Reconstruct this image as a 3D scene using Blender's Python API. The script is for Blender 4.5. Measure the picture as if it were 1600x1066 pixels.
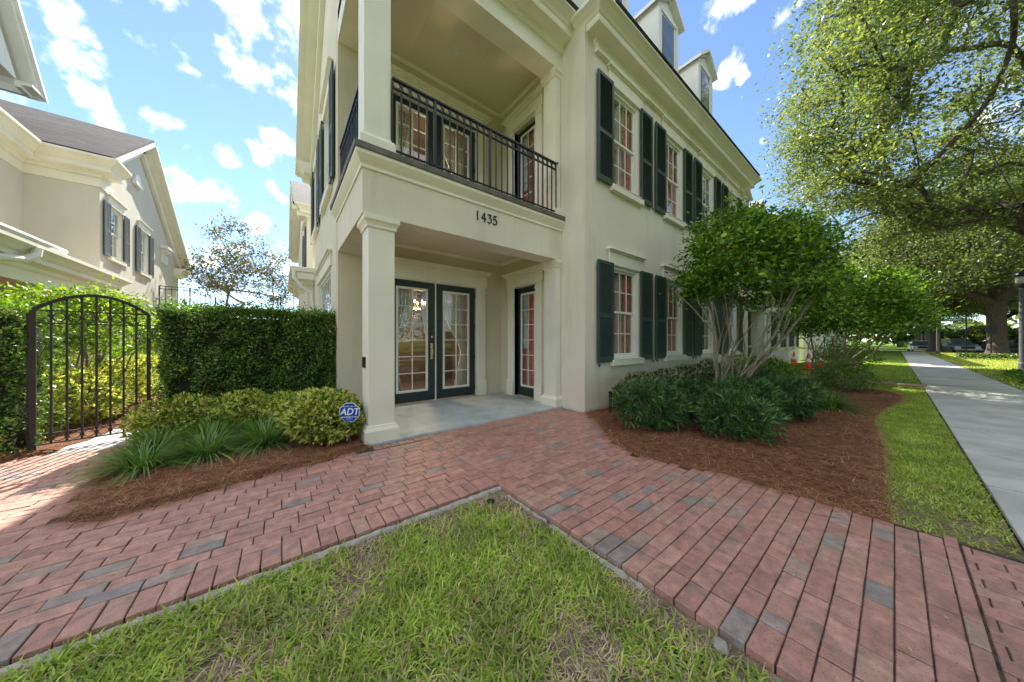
import bpy, math, random
import numpy as np
from mathutils import Matrix, Vector
R = math.radians
random.seed(7); rng = np.random.default_rng(7)
S = bpy.context.scene
COL = S.collection
for o in list(bpy.data.objects): bpy.data.objects.remove(o)

# ---------------------------------------------------------------- camera, sky, sun, exposure
cd = bpy.data.cameras.new('camera'); cam = bpy.data.objects.new('camera', cd); COL.objects.link(cam)
cam.location = (0, 0, 1.33); cam.rotation_euler = (R(90), 0, R(-37.8))
cd.sensor_width = 36; cd.lens = 10.43; cd.clip_start = 0.05; cd.clip_end = 3000
S.camera = cam
SUN_AZ, SUN_EL = 15.0, 45.5
EXPO = 2.22
S.view_settings.view_transform = 'Standard'; S.view_settings.look = 'None'
S.view_settings.exposure = EXPO; S.view_settings.gamma = 1.0; S.view_settings.use_curve_mapping = False
sd = bpy.data.lights.new('sun', 'SUN'); sd.energy = 2.6; sd.angle = R(0.53); sd.color = (1, .95, .86)
sun = bpy.data.objects.new('sun', sd); COL.objects.link(sun)
az, el = R(SUN_AZ), R(SUN_EL)
sdir = Vector((math.sin(az)*math.cos(el), math.cos(az)*math.cos(el), math.sin(el)))
sun.rotation_euler = sdir.to_track_quat('Z', 'Y').to_euler(); sun.location = (0, 0, 60)

W = bpy.data.worlds.new('World'); S.world = W; W.use_nodes = True
nt = W.node_tree; nt.nodes.clear()
def N(nt, t, **k):
    n = nt.nodes.new(t)
    for a, b in k.items(): setattr(n, a, b)
    return n
def pdir(x, y):                         # direction in the place of a cloud seen at photo pixel x, y
    th = R(52.2); c, s = math.cos(th), math.sin(th); r = (x-800)/463.6; u = (533-y)/463.6
    return Vector((c + r*s, s - r*c, u)).normalized()
sky = N(nt, 'ShaderNodeTexSky', sky_type='NISHITA', sun_disc=False)
sky.sun_elevation = el; sky.sun_rotation = az; sky.air_density = 0.9; sky.dust_density = 0.05; sky.ozone_density = 3.2; sky.altitude = 0
bg = N(nt, 'ShaderNodeBackground'); bg.inputs[1].default_value = 0.06
nt.links.new(sky.outputs[0], bg.inputs[0])
tc = N(nt, 'ShaderNodeTexCoord')
n1 = N(nt, 'ShaderNodeTexNoise'); n1.inputs['Scale'].default_value = 13; n1.inputs['Detail'].default_value = 9; n1.inputs['Roughness'].default_value = .58
nt.links.new(tc.outputs['Generated'], n1.inputs['Vector'])
n2 = N(nt, 'ShaderNodeTexNoise'); n2.inputs['Scale'].default_value = 9; n2.inputs['Detail'].default_value = 3
nt.links.new(tc.outputs['Generated'], n2.inputs['Vector'])
sub = N(nt, 'ShaderNodeVectorMath', operation='SUBTRACT'); nt.links.new(n2.outputs['Color'], sub.inputs[0]); sub.inputs[1].default_value = (.5, .5, .5)
scl = N(nt, 'ShaderNodeVectorMath', operation='SCALE'); nt.links.new(sub.outputs[0], scl.inputs[0]); scl.inputs['Scale'].default_value = .10
add = N(nt, 'ShaderNodeVectorMath', operation='ADD'); nt.links.new(tc.outputs['Generated'], add.inputs[0]); nt.links.new(scl.outputs[0], add.inputs[1])
blobs = [(110,35,.060),(130,62,.040),(20,60,.07),(-60,90,.10),(450,50,.055),(425,100,.075),(455,20,.06),(252,192,.072),(225,175,.03),(140,180,.07),(95,190,.05),(377,182,.04),
         (235,40,.022),(262,50,.018),(290,62,.02),(400,240,.075),(445,225,.07),(360,250,.06),(285,290,.11),(320,300,.08),(240,270,.07),(430,300,.05),(350,385,.10),(430,400,.09),(300,400,.06),(400,345,.06),(260,410,.05),
         (1150,85,.06),(1128,118,.055),(1165,110,.035),(1213,224,.03),(1700,100,.12),(-200,300,.25),(-400,60,.2),(700,480,.2),(1300,60,.035)]
last = None
crnd = random.Random(5)
sky_blobs = [(pdir(x, y), r*.50) for x, y, r in blobs]
for k in range(44):                     # unseen broken cloud added outside the view to fill the shade
    a_, e_ = crnd.uniform(-math.pi, math.pi), math.asin(crnd.uniform(.05, 1)); v_ = Vector((math.cos(a_)*math.cos(e_), math.sin(a_)*math.cos(e_), math.sin(e_)))
    z_ = v_.x*math.cos(R(52.2)) + v_.y*math.sin(R(52.2)); l_ = v_.x*math.sin(R(52.2)) - v_.y*math.cos(R(52.2))
    if z_ > .05 and abs(l_/z_) < 1.95 and v_.z/z_ < 1.45: continue
    sky_blobs.append((v_, crnd.uniform(.2, .42)))
for (dv, r) in sky_blobs:
    d = N(nt, 'ShaderNodeVectorMath', operation='DISTANCE'); nt.links.new(add.outputs[0], d.inputs[0]); d.inputs[1].default_value = dv
    m = N(nt, 'ShaderNodeMapRange'); nt.links.new(d.outputs['Value'], m.inputs[0]); m.inputs[1].default_value = 0; m.inputs[2].default_value = r*1.45; m.inputs[3].default_value = 1; m.inputs[4].default_value = 0
    if last is None: last = m.outputs[0]
    else:
        q = N(nt, 'ShaderNodeMath', operation='MAXIMUM'); nt.links.new(last, q.inputs[0]); nt.links.new(m.outputs[0], q.inputs[1]); last = q.outputs[0]
a = N(nt, 'ShaderNodeMath', operation='MULTIPLY_ADD'); nt.links.new(n1.outputs['Fac'], a.inputs[0]); a.inputs[1].default_value = 3.6; a.inputs[2].default_value = -1.85
b = N(nt, 'ShaderNodeMath', operation='ADD'); nt.links.new(a.outputs[0], b.inputs[0]); nt.links.new(last, b.inputs[1])
gate_ = N(nt, 'ShaderNodeMath', operation='MULTIPLY'); nt.links.new(b.outputs[0], gate_.inputs[0])
g2 = N(nt, 'ShaderNodeMapRange'); nt.links.new(last, g2.inputs[0]); g2.inputs[1].default_value = 0; g2.inputs[2].default_value = .35; nt.links.new(g2.outputs[0], gate_.inputs[1])
cr = N(nt, 'ShaderNodeMapRange', interpolation_type='SMOOTHSTEP'); nt.links.new(gate_.outputs[0], cr.inputs[0]); cr.inputs[1].default_value = .26; cr.inputs[2].default_value = 1.4; cr.inputs[4].default_value = .96
bc = N(nt, 'ShaderNodeBackground'); cv = N(nt, 'ShaderNodeMapRange'); nt.links.new(n1.outputs['Fac'], cv.inputs[0]); cv.inputs[1].default_value = .42; cv.inputs[2].default_value = .62; cv.inputs[3].default_value = .62; cv.inputs[4].default_value = 1.0
bc.inputs[0].default_value = (1, .965, .915, 1); nt.links.new(cv.outputs[0], bc.inputs[1])
mx = N(nt, 'ShaderNodeMixShader'); nt.links.new(cr.outputs[0], mx.inputs[0]); nt.links.new(bg.outputs[0], mx.inputs[1]); nt.links.new(bc.outputs[0], mx.inputs[2])
wo = N(nt, 'ShaderNodeOutputWorld'); nt.links.new(mx.outputs[0], wo.inputs[0])

# ---------------------------------------------------------------- object helpers
def WM(o):
    m = o.matrix_basis.copy()
    return m if o.parent is None else WM(o.parent) @ o.matrix_parent_inverse @ m
def link(o, parent=None):
    COL.objects.link(o)
    if parent is not None:
        o.parent = parent; o.matrix_parent_inverse = WM(parent).inverted()
    return o
def tag(o, label=None, cat=None, group=None, kind=None):
    if label: o['label'] = label
    if cat: o['category'] = cat
    if group: o['group'] = group
    if kind: o['kind'] = kind
    return o
def empty(name, loc=(0,0,0), label=None, cat=None, group=None, rz=0):
    o = bpy.data.objects.new(name, None); o.empty_display_size = .2; o.location = loc; o.rotation_euler = (0,0,rz)
    link(o); return tag(o, label, cat, group)
def copy_tree(o, parent=None):
    c = o.copy(); COL.objects.link(c)
    if parent is not None: c.parent = parent; c.matrix_parent_inverse = o.matrix_parent_inverse.copy()
    for ch in [x for x in o.children]: copy_tree(ch, c)
    return c
def finish(name, V, F, mat, parent=None, smooth=False, keep=False):
    V = np.asarray(V, dtype=np.float64).reshape(-1, 3)
    if keep: base = np.zeros(3)
    else:
        lo, hi = V.min(0), V.max(0); base = np.array([(lo[0]+hi[0])/2, (lo[1]+hi[1])/2, lo[2]])
    me = bpy.data.meshes.new(name)
    if isinstance(F, np.ndarray):
        n, k = F.shape
        me.vertices.add(len(V)); me.vertices.foreach_set('co', (V-base).astype(np.float32).ravel())
        me.loops.add(n*k); me.loops.foreach_set('vertex_index', F.astype(np.int32).ravel())
        me.polygons.add(n); me.polygons.foreach_set('loop_start', np.arange(0, n*k, k, dtype=np.int32)); me.polygons.foreach_set('loop_total', np.full(n, k, dtype=np.int32))
        me.update(calc_edges=True)
    else:
        me.from_pydata([tuple(v) for v in (V-base)], [], F); me.update()
    if smooth: me.polygons.foreach_set('use_smooth', np.ones(len(me.polygons), dtype=bool))
    if mat is not None: me.materials.append(mat)
    o = bpy.data.objects.new(name, me); o.location = base
    return link(o, parent)
def inst(name, src, parent, loc, rz=0, scale=None):          # another object with the same mesh
    o = bpy.data.objects.new(name, src.data); o.location = loc; o.rotation_euler = (0, 0, rz)
    if scale: o.scale = scale
    return link(o, parent)

class MB:
    def __init__(s): s.v = []; s.f = []
    def add(s, vs, fs):
        n = len(s.v); s.v += [tuple(v) for v in vs]; s.f += [tuple(i+n for i in f) for f in fs]; return s
    def box(s, x0, y0, z0, x1, y1, z1):
        x0, x1 = sorted((x0, x1)); y0, y1 = sorted((y0, y1)); z0, z1 = sorted((z0, z1))
        return s.add([(x0,y0,z0),(x1,y0,z0),(x1,y1,z0),(x0,y1,z0),(x0,y0,z1),(x1,y0,z1),(x1,y1,z1),(x0,y1,z1)],
                     [(3,2,1,0),(4,5,6,7),(0,1,5,4),(1,2,6,5),(2,3,7,6),(3,0,4,7)])
    def bar(s, a, b, w, h=None, up=(0,0,1)):                 # box bar from a to b
        a, b = Vector(a), Vector(b); h = h or w; d = (b-a).normalized(); u = Vector(up)
        if abs(d.dot(u)) > .98: u = Vector((1,0,0))
        r = d.cross(u).normalized(); u = r.cross(d)
        vs = [p + r*sx*w/2 + u*sy*h/2 for p in (a, b) for sx, sy in ((-1,-1),(1,-1),(1,1),(-1,1))]
        return s.add(vs, [(3,2,1,0),(4,5,6,7),(0,1,5,4),(1,2,6,5),(2,3,7,6),(3,0,4,7)])
    def prism(s, poly, axis, lo, hi):                        # poly in the two other axes, extruded along axis
        def P(p, t): return {'x': (t, p[0], p[1]), 'y': (p[0], t, p[1]), 'z': (p[0], p[1], t)}[axis]
        n = len(poly)
        return s.add([P(p, lo) for p in poly] + [P(p, hi) for p in poly],
                     [tuple(range(n))[::-1], tuple(range(n, 2*n))] + [(i, (i+1)%n, n+(i+1)%n, n+i) for i in range(n)])
    def sweep(s, prof, path, cap=True):                      # prof (outward, z); outward = right of travel
        pts = [Vector((p[0], p[1])) for p in path]; k = len(prof); vs = []
        z0 = [p[2] if len(p) > 2 else 0 for p in path]
        for i, p in enumerate(pts):
            ds = []
            if i > 0: ds.append((p-pts[i-1]).normalized())
            if i < len(pts)-1: ds.append((pts[i+1]-p).normalized())
            ns = [Vector((d.y, -d.x)) for d in ds]
            m = ns[0] if len(ns) == 1 else (ns[0]+ns[1])/(1+ns[0].dot(ns[1]))
            vs += [(p.x+m.x*o, p.y+m.y*o, z+z0[i]) for o, z in prof]
        fs = []
        for i in range(len(pts)-1):
            for j in range(k):
                a, b = i*k+j, i*k+(j+1)%k; fs.append((a, b, b+k, a+k))
        if cap: fs += [tuple(range(k))[::-1], tuple(range((len(pts)-1)*k, len(pts)*k))]
        return s.add(vs, fs)
    def tube(s, pts, r, n=8, cap=True):
        pts = [Vector(p) for p in pts]; rs = r if isinstance(r, (list, tuple)) else [r]*len(pts); vs = []; u = None
        for i, p in enumerate(pts):
            d = ((pts[min(i+1, len(pts)-1)]-pts[max(i-1, 0)])).normalized()
            if u is None: u = d.orthogonal().normalized()
            u = (u - d*u.dot(d)).normalized(); w = d.cross(u)
            vs += [p + (u*math.cos(2*math.pi*j/n) + w*math.sin(2*math.pi*j/n))*rs[i] for j in range(n)]
        fs = [(i*n+j, i*n+(j+1)%n, (i+1)*n+(j+1)%n, (i+1)*n+j) for i in range(len(pts)-1) for j in range(n)]
        if cap: fs += [tuple(range(n))[::-1], tuple(range((len(pts)-1)*n, len(pts)*n))]
        return s.add(vs, fs)
    def lathe(s, prof, c=(0,0,0), n=16, start=0):            # prof (r, z)
        vs = [(c[0]+r*math.cos(start+2*math.pi*j/n), c[1]+r*math.sin(start+2*math.pi*j/n), c[2]+z) for r, z in prof for j in range(n)]
        fs = [(i*n+j, i*n+(j+1)%n, (i+1)*n+(j+1)%n, (i+1)*n+j) for i in range(len(prof)-1) for j in range(n)]
        fs += [tuple(range(n))[::-1], tuple(range((len(prof)-1)*n, len(prof)*n))]
        return s.add(vs, fs)
    def ring(s, c, rx, rz, t, ax, n=14, d=(1,0)):            # elliptical ring standing in direction d
        pts = [(c[0]+d[0]*rx*math.cos(2*math.pi*i/n), c[1]+d[1]*rx*math.cos(2*math.pi*i/n), c[2]+rz*math.sin(2*math.pi*i/n)) for i in range(n)]
        nn = (-d[1], d[0]); vs = []
        for i, p in enumerate(pts):
            a = 2*math.pi*i/n; ex = math.cos(a); ez = math.sin(a)
            for so, sn in ((-1,-1),(1,-1),(1,1),(-1,1)):
                vs.append((p[0]+d[0]*ex*so*t/2+nn[0]*sn*t/2, p[1]+d[1]*ex*so*t/2+nn[1]*sn*t/2, p[2]+ez*so*t/2))
        fs = [(i*4+j, i*4+(j+1)%4, ((i+1)%n)*4+(j+1)%4, ((i+1)%n)*4+j) for i in range(n) for j in range(4)]
        return s.add(vs, fs)
    def wall(s, axis, c, t, u0, u1, z0, z1, holes=()):       # wall whose face is at c and body towards c+t
        us = sorted({u0, u1, *[h[0] for h in holes], *[h[1] for h in holes]}); zs = sorted({z0, z1, *[h[2] for h in holes], *[h[3] for h in holes]})
        us = [u for u in us if u0 <= u <= u1]; zs = [z for z in zs if z0 <= z <= z1]
        for i in range(len(us)-1):
            for j in range(len(zs)-1):
                um, zm = (us[i]+us[i+1])/2, (zs[j]+zs[j+1])/2
                if any(h[0] < um < h[1] and h[2] < zm < h[3] for h in holes): continue
                if axis == 'y': s.box(us[i], c, zs[j], us[i+1], c+t, zs[j+1])
                else: s.box(c, us[i], zs[j], c+t, us[i+1], zs[j+1])
        return s
    def build(s, name, mat, parent=None, smooth=False, bevel=0, keep=False):
        o = finish(name, s.v, s.f, mat, parent, smooth, keep)
        if bevel:
            m = o.modifiers.new('bevel', 'BEVEL'); m.width = bevel; m.segments = 2; m.limit_method = 'ANGLE'; m.angle_limit = R(40)
        return o
def box(name, mat, parent, *a, bevel=0): return MB().box(*a).build(name, mat, parent, bevel=bevel)

# ---------------------------------------------------------------- materials
def newmat(name):
    m = bpy.data.materials.new(name); m.use_nodes = True; nt = m.node_tree; p = nt.nodes['Principled BSDF']; return m, nt, p
def ramp(nt, cols, fac, mode='LINEAR'):
    r = N(nt, 'ShaderNodeValToRGB'); r.color_ramp.interpolation = mode; e = r.color_ramp.elements
    while len(e) < len(cols): e.new(.5)
    for i, (pos, c) in enumerate(cols): e[i].position = pos; e[i].color = (*c, 1)
    nt.links.new(fac, r.inputs[0]); return r.outputs[0]
def surf(name, c, rough=.6, var=.12, vs=1.5, bump=.15, bs=60, metal=0, dirt=0, spec=.4, coat=0):
    m, nt, p = newmat(name); L = nt.links.new
    g = N(nt, 'ShaderNodeNewGeometry')
    n = N(nt, 'ShaderNodeTexNoise'); n.inputs['Scale'].default_value = vs; n.inputs['Detail'].default_value = 6; L(g.outputs['Position'], n.inputs['Vector'])
    lo = tuple(x*(1-var) for x in c); hi = tuple(min(1, x*(1+var)) for x in c)
    col = ramp(nt, [(.3, lo), (.7, hi)], n.outputs['Fac'])
    if dirt:
        d = N(nt, 'ShaderNodeTexNoise'); d.inputs['Scale'].default_value = .7; d.inputs['Detail'].default_value = 9; d.inputs['Roughness'].default_value = .7
        mp = N(nt, 'ShaderNodeMapping'); mp.inputs['Scale'].default_value = (5, 5, .7); L(g.outputs['Position'], mp.inputs[0]); L(mp.outputs[0], d.inputs['Vector'])
        mr = N(nt, 'ShaderNodeMapRange'); L(d.outputs['Fac'], mr.inputs[0]); mr.inputs[1].default_value = .52; mr.inputs[2].default_value = .75; mr.inputs[4].default_value = dirt
        mix = N(nt, 'ShaderNodeMix', data_type='RGBA'); L(mr.outputs[0], mix.inputs[0]); L(col, mix.inputs[6]); mix.inputs[7].default_value = (c[0]*.55, c[1]*.55, c[2]*.5, 1); col = mix.outputs[2]
    L(col, p.inputs['Base Color']); p.inputs['Roughness'].default_value = rough; p.inputs['Metallic'].default_value = metal; p.inputs['Specular IOR Level'].default_value = spec
    if coat: p.inputs['Coat Weight'].default_value = coat
    if bump:
        n3 = N(nt, 'ShaderNodeTexNoise'); n3.inputs['Scale'].default_value = bs; n3.inputs['Detail'].default_value = 5; L(g.outputs['Position'], n3.inputs['Vector'])
        bp = N(nt, 'ShaderNodeBump'); bp.inputs['Strength'].default_value = bump; bp.inputs['Distance'].default_value = .01; L(n3.outputs['Fac'], bp.inputs['Height']); L(bp.outputs[0], p.inputs['Normal'])
    return m
def leafmat(name, cols, tr=.35, rough=.45, clump=.35, cs=2.5):
    m, nt, p = newmat(name); L = nt.links.new; g = N(nt, 'ShaderNodeNewGeometry')
    col = ramp(nt, cols, g.outputs['Random Per Island'])
    n = N(nt, 'ShaderNodeTexNoise'); n.inputs['Scale'].default_value = cs; n.inputs['Detail'].default_value = 3; L(g.outputs['Position'], n.inputs['Vector'])
    mr = N(nt, 'ShaderNodeMapRange'); L(n.outputs['Fac'], mr.inputs[0]); mr.inputs[1].default_value = .3; mr.inputs[2].default_value = .7; mr.inputs[3].default_value = 1-clump; mr.inputs[4].default_value = 1+clump
    v = N(nt, 'ShaderNodeVectorMath', operation='SCALE'); L(col, v.inputs[0]); L(mr.outputs[0], v.inputs['Scale'])
    L(v.outputs[0], p.inputs['Base Color']); p.inputs['Roughness'].default_value = rough; p.inputs['Specular IOR Level'].default_value = .35
    t = N(nt, 'ShaderNodeBsdfTranslucent'); w = N(nt, 'ShaderNodeVectorMath', operation='MULTIPLY'); L(v.outputs[0], w.inputs[0]); w.inputs[1].default_value = (1.5, 1.5, .6); L(w.outputs[0], t.inputs[0])
    mx = N(nt, 'ShaderNodeMixShader'); mx.inputs[0].default_value = tr; L(p.outputs[0], mx.inputs[1]); L(t.outputs[0], mx.inputs[2]); L(mx.outputs[0], nt.nodes['Material Output'].inputs[0])
    return m
def brickmat(name):
    m, nt, p = newmat(name); L = nt.links.new; g = N(nt, 'ShaderNodeNewGeometry'); oi = N(nt, 'ShaderNodeObjectInfo')
    ad = N(nt, 'ShaderNodeMath', operation='ADD'); L(g.outputs['Random Per Island'], ad.inputs[0]); L(oi.outputs['Random'], ad.inputs[1])
    fr = N(nt, 'ShaderNodeMath', operation='FRACT'); L(ad.outputs[0], fr.inputs[0])
    col = ramp(nt, [(0, (.40, .20, .15)), (.2, (.46, .24, .18)), (.42, (.36, .18, .135)), (.6, (.49, .265, .20)), (.8, (.41, .21, .16)), (.9, (.44, .265, .19)), (.94, (.32, .25, .215)), (.98, (.26, .215, .195)), (1, (.35, .235, .19))], fr.outputs[0])
    n = N(nt, 'ShaderNodeTexNoise'); n.inputs['Scale'].default_value = 14; n.inputs['Detail'].default_value = 8; n.inputs['Roughness'].default_value = .65; L(g.outputs['Position'], n.inputs['Vector'])
    mr = N(nt, 'ShaderNodeMapRange'); L(n.outputs['Fac'], mr.inputs[0]); mr.inputs[1].default_value = .3; mr.inputs[2].default_value = .7; mr.inputs[3].default_value = .66; mr.inputs[4].default_value = 1.34
    v = N(nt, 'ShaderNodeVectorMath', operation='SCALE'); L(col, v.inputs[0]); L(mr.outputs[0], v.inputs['Scale'])
    fl = N(nt, 'ShaderNodeTexNoise'); fl.inputs['Scale'].default_value = 6.5; fl.inputs['Detail'].default_value = 2; L(g.outputs['Position'], fl.inputs['Vector'])
    fm = N(nt, 'ShaderNodeMapRange'); L(fl.outputs['Fac'], fm.inputs[0]); fm.inputs[1].default_value = .6; fm.inputs[2].default_value = .72; fm.inputs[4].default_value = .55
    fx = N(nt, 'ShaderNodeMix', data_type='RGBA'); L(fm.outputs[0], fx.inputs[0]); L(v.outputs[0], fx.inputs[6]); fx.inputs[7].default_value = (.20, .16, .15, 1); v = fx; vo_ = fx.outputs[2]
    # dark mildew patches and small black pits
    d = N(nt, 'ShaderNodeTexNoise'); d.inputs['Scale'].default_value = 1.3; d.inputs['Detail'].default_value = 7; d.inputs['Roughness'].default_value = .7; L(g.outputs['Position'], d.inputs['Vector'])
    dr = N(nt, 'ShaderNodeMapRange'); L(d.outputs['Fac'], dr.inputs[0]); dr.inputs[1].default_value = .54; dr.inputs[2].default_value = .78; dr.inputs[4].default_value = .65
    mix = N(nt, 'ShaderNodeMix', data_type='RGBA'); L(dr.outputs[0], mix.inputs[0]); L(vo_, mix.inputs[6]); mix.inputs[7].default_value = (.11, .08, .068, 1)
    vo = N(nt, 'ShaderNodeTexVoronoi'); vo.inputs['Scale'].default_value = 75; L(g.outputs['Position'], vo.inputs['Vector'])
    pr = N(nt, 'ShaderNodeMapRange'); L(vo.outputs['Distance'], pr.inputs[0]); pr.inputs[1].default_value = .12; pr.inputs[2].default_value = .22; pr.inputs[3].default_value = .8; pr.inputs[4].default_value = 0
    m2 = N(nt, 'ShaderNodeMix', data_type='RGBA'); L(pr.outputs[0], m2.inputs[0]); L(mix.outputs[2], m2.inputs[6]); m2.inputs[7].default_value = (.07, .045, .04, 1)
    L(m2.outputs[2], p.inputs['Base Color']); p.inputs['Roughness'].default_value = .55; p.inputs['Specular IOR Level'].default_value = .6
    n3 = N(nt, 'ShaderNodeTexNoise'); n3.inputs['Scale'].default_value = 130; n3.inputs['Detail'].default_value = 6; L(g.outputs['Position'], n3.inputs['Vector'])
    bp = N(nt, 'ShaderNodeBump'); bp.inputs['Strength'].default_value = .35; bp.inputs['Distance'].default_value = .004; L(n3.outputs['Fac'], bp.inputs['Height']); L(bp.outputs[0], p.inputs['Normal'])
    return m
def groundmat(name, c1, c2, c3, sc=3):
    m, nt, p = newmat(name); L = nt.links.new; g = N(nt, 'ShaderNodeNewGeometry')
    n = N(nt, 'ShaderNodeTexNoise'); n.inputs['Scale'].default_value = sc; n.inputs['Detail'].default_value = 10; n.inputs['Roughness'].default_value = .7; L(g.outputs['Position'], n.inputs['Vector'])
    L(ramp(nt, [(.32, c1), (.5, c2), (.68, c3)], n.outputs['Fac']), p.inputs['Base Color']); p.inputs['Roughness'].default_value = .95; p.inputs['Specular IOR Level'].default_value = .1
    n3 = N(nt, 'ShaderNodeTexNoise'); n3.inputs['Scale'].default_value = 70; n3.inputs['Detail'].default_value = 6; L(g.outputs['Position'], n3.inputs['Vector'])
    bp = N(nt, 'ShaderNodeBump'); bp.inputs['Strength'].default_value = .8; bp.inputs['Distance'].default_value = .02; L(n3.outputs['Fac'], bp.inputs['Height']); L(bp.outputs[0], p.inputs['Normal'])
    return m
def glassmat(name, tint=(.9,.93,.92), base=.05):
    m, nt, p = newmat(name); nt.nodes.remove(p); L = nt.links.new
    t = N(nt, 'ShaderNodeBsdfTransparent'); t.inputs[0].default_value = (*tint, 1); gl = N(nt, 'ShaderNodeBsdfGlossy'); gl.inputs['Roughness'].default_value = .01
    n = N(nt, 'ShaderNodeTexNoise'); n.inputs['Scale'].default_value = 1.7; bp = N(nt, 'ShaderNodeBump'); bp.inputs['Strength'].default_value = .06; bp.inputs['Distance'].default_value = .05
    g = N(nt, 'ShaderNodeNewGeometry'); L(g.outputs['Position'], n.inputs['Vector']); L(n.outputs['Fac'], bp.inputs['Height']); L(bp.outputs[0], gl.inputs['Normal'])
    f = N(nt, 'ShaderNodeLayerWeight'); pw = N(nt, 'ShaderNodeMath', operation='POWER'); L(f.outputs['Facing'], pw.inputs[0]); pw.inputs[1].default_value = 3.5
    a = N(nt, 'ShaderNodeMath', operation='MULTIPLY_ADD'); L(pw.outputs[0], a.inputs[0]); a.inputs[1].default_value = .85; a.inputs[2].default_value = base; a.use_clamp = True
    mx = N(nt, 'ShaderNodeMixShader'); L(a.outputs[0], mx.inputs[0]); L(t.outputs[0], mx.inputs[1]); L(gl.outputs[0], mx.inputs[2]); L(mx.outputs[0], nt.nodes['Material Output'].inputs[0])
    return m
def emis(name, c, s):
    m, nt, p = newmat(name); p.inputs['Base Color'].default_value = (*c, 1); p.inputs['Emission Color'].default_value = (*c, 1); p.inputs['Emission Strength'].default_value = s; return m
def shingle(name, c):
    m, nt, p = newmat(name); L = nt.links.new; tc = N(nt, 'ShaderNodeTexCoord'); mp = N(nt, 'ShaderNodeMapping'); L(tc.outputs['Object'], mp.inputs[0])
    g = N(nt, 'ShaderNodeNewGeometry'); sp = N(nt, 'ShaderNodeSeparateXYZ'); L(g.outputs['Position'], sp.inputs[0])
    ln = N(nt, 'ShaderNodeMath', operation='ADD'); L(sp.outputs['X'], ln.inputs[0]); ln.inputs[1].default_value = 0
    cb = N(nt, 'ShaderNodeCombineXYZ'); L(ln.outputs[0], cb.inputs[0]); L(sp.outputs['Z'], cb.inputs[1])
    br = N(nt, 'ShaderNodeTexBrick'); L(cb.outputs[0], br.inputs['Vector']); br.inputs['Scale'].default_value = 1; br.inputs['Brick Width'].default_value = .3; br.inputs['Row Height'].default_value = .09; br.inputs['Mortar Size'].default_value = .006
    br.inputs['Color1'].default_value = (*[x*.7 for x in c], 1); br.inputs['Color2'].default_value = (*[x*1.4 for x in c], 1); br.inputs['Mortar'].default_value = (*[x*.35 for x in c], 1)
    n = N(nt, 'ShaderNodeTexNoise'); n.inputs['Scale'].default_value = 60; L(g.outputs['Position'], n.inputs['Vector'])
    mx = N(nt, 'ShaderNodeMix', data_type='RGBA', blend_type='OVERLAY'); mx.inputs[0].default_value = .6; L(br.outputs[0], mx.inputs[6]); L(n.outputs['Fac'], mx.inputs[7])
    L(mx.outputs[2], p.inputs['Base Color']); p.inputs['Roughness'].default_value = .9
    bp = N(nt, 'ShaderNodeBump'); bp.inputs['Distance'].default_value = .02; L(br.outputs['Fac'], bp.inputs['Height']); bp.invert = True; L(bp.outputs[0], p.inputs['Normal'])
    return m
def barkmat(name, c):
    m, nt, p = newmat(name); L = nt.links.new; g = N(nt, 'ShaderNodeNewGeometry'); mp = N(nt, 'ShaderNodeMapping'); mp.inputs['Scale'].default_value = (6, 6, 1.6); L(g.outputs['Position'], mp.inputs[0])
    n = N(nt, 'ShaderNodeTexNoise'); n.inputs['Scale'].default_value = 3; n.inputs['Detail'].default_value = 9; n.inputs['Roughness'].default_value = .7; L(mp.outputs[0], n.inputs['Vector'])
    L(ramp(nt, [(.35, tuple(x*.45 for x in c)), (.55, c), (.7, tuple(x*1.5 for x in c))], n.outputs['Fac']), p.inputs['Base Color']); p.inputs['Roughness'].default_value = .95
    bp = N(nt, 'ShaderNodeBump'); bp.inputs['Strength'].default_value = .9; bp.inputs['Distance'].default_value = .03; L(n.outputs['Fac'], bp.inputs['Height']); L(bp.outputs[0], p.inputs['Normal'])
    return m

M = {}
M['wall'] = surf('cream_stucco', (.75, .70, .565), .85, .07, .8, .6, 60, dirt=.32, spec=.2)
M['trim'] = surf('cream_trim_paint', (.82, .785, .65), .5, .05, 2, .012, 40, dirt=.14)
M['wall_side'] = M['wall']
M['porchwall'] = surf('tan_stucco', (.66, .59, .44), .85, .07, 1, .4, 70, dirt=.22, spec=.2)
M['ceil'] = surf('ceiling_paint', (.78, .71, .54), .6, .03, 1, .05, 60)
M['porchfloor'] = surf('grey_painted_concrete', (.44, .49, .49), .5, .16, 2.5, .15, 30, dirt=.9)
M['white'] = surf('white_paint', (.78, .77, .70), .45, .03, 3, .03, 40)
M['stone'] = surf('dark_ledge_stone', (.13, .12, .10), .6, .3, 6, .2, 60)
M['green'] = surf('dark_green_paint', (.022, .036, .033), .38, .15, 5, .06, 50)
M['shut'] = surf('shutter_green_paint', (.042, .068, .062), .42, .15, 5, .06, 50)
M['iron'] = surf('black_iron', (.018, .018, .022), .42, .2, 10, .1, 60)
M['gateiron'] = surf('brown_black_iron', (.030, .024, .022), .5, .25, 10, .15, 60)
M['brass'] = surf('brass', (.70, .52, .25), .28, .1, 20, 0, metal=1)
M['glass'] = glassmat('window_glass')
M['curtain'] = surf('white_sheer_curtain', (.70, .70, .68), .9, .05, 10, .1)
M['redcurtain'] = surf('red_curtain', (.80, .24, .15), .9, .15, 6, .2)
M['redwall'] = surf('terracotta_interior_paint', (.75, .25, .13), .8, .05)
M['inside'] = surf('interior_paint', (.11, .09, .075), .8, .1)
M['brick'] = brickmat('clay_paver')
M['joint'] = groundmat('dark_joint_sand', (.045, .034, .027), (.085, .065, .05), (.14, .11, .08), 20)
M['concrete'] = surf('pale_concrete', (.48, .47, .435), .85, .2, 1.6, .35, 45, dirt=.7)
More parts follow.
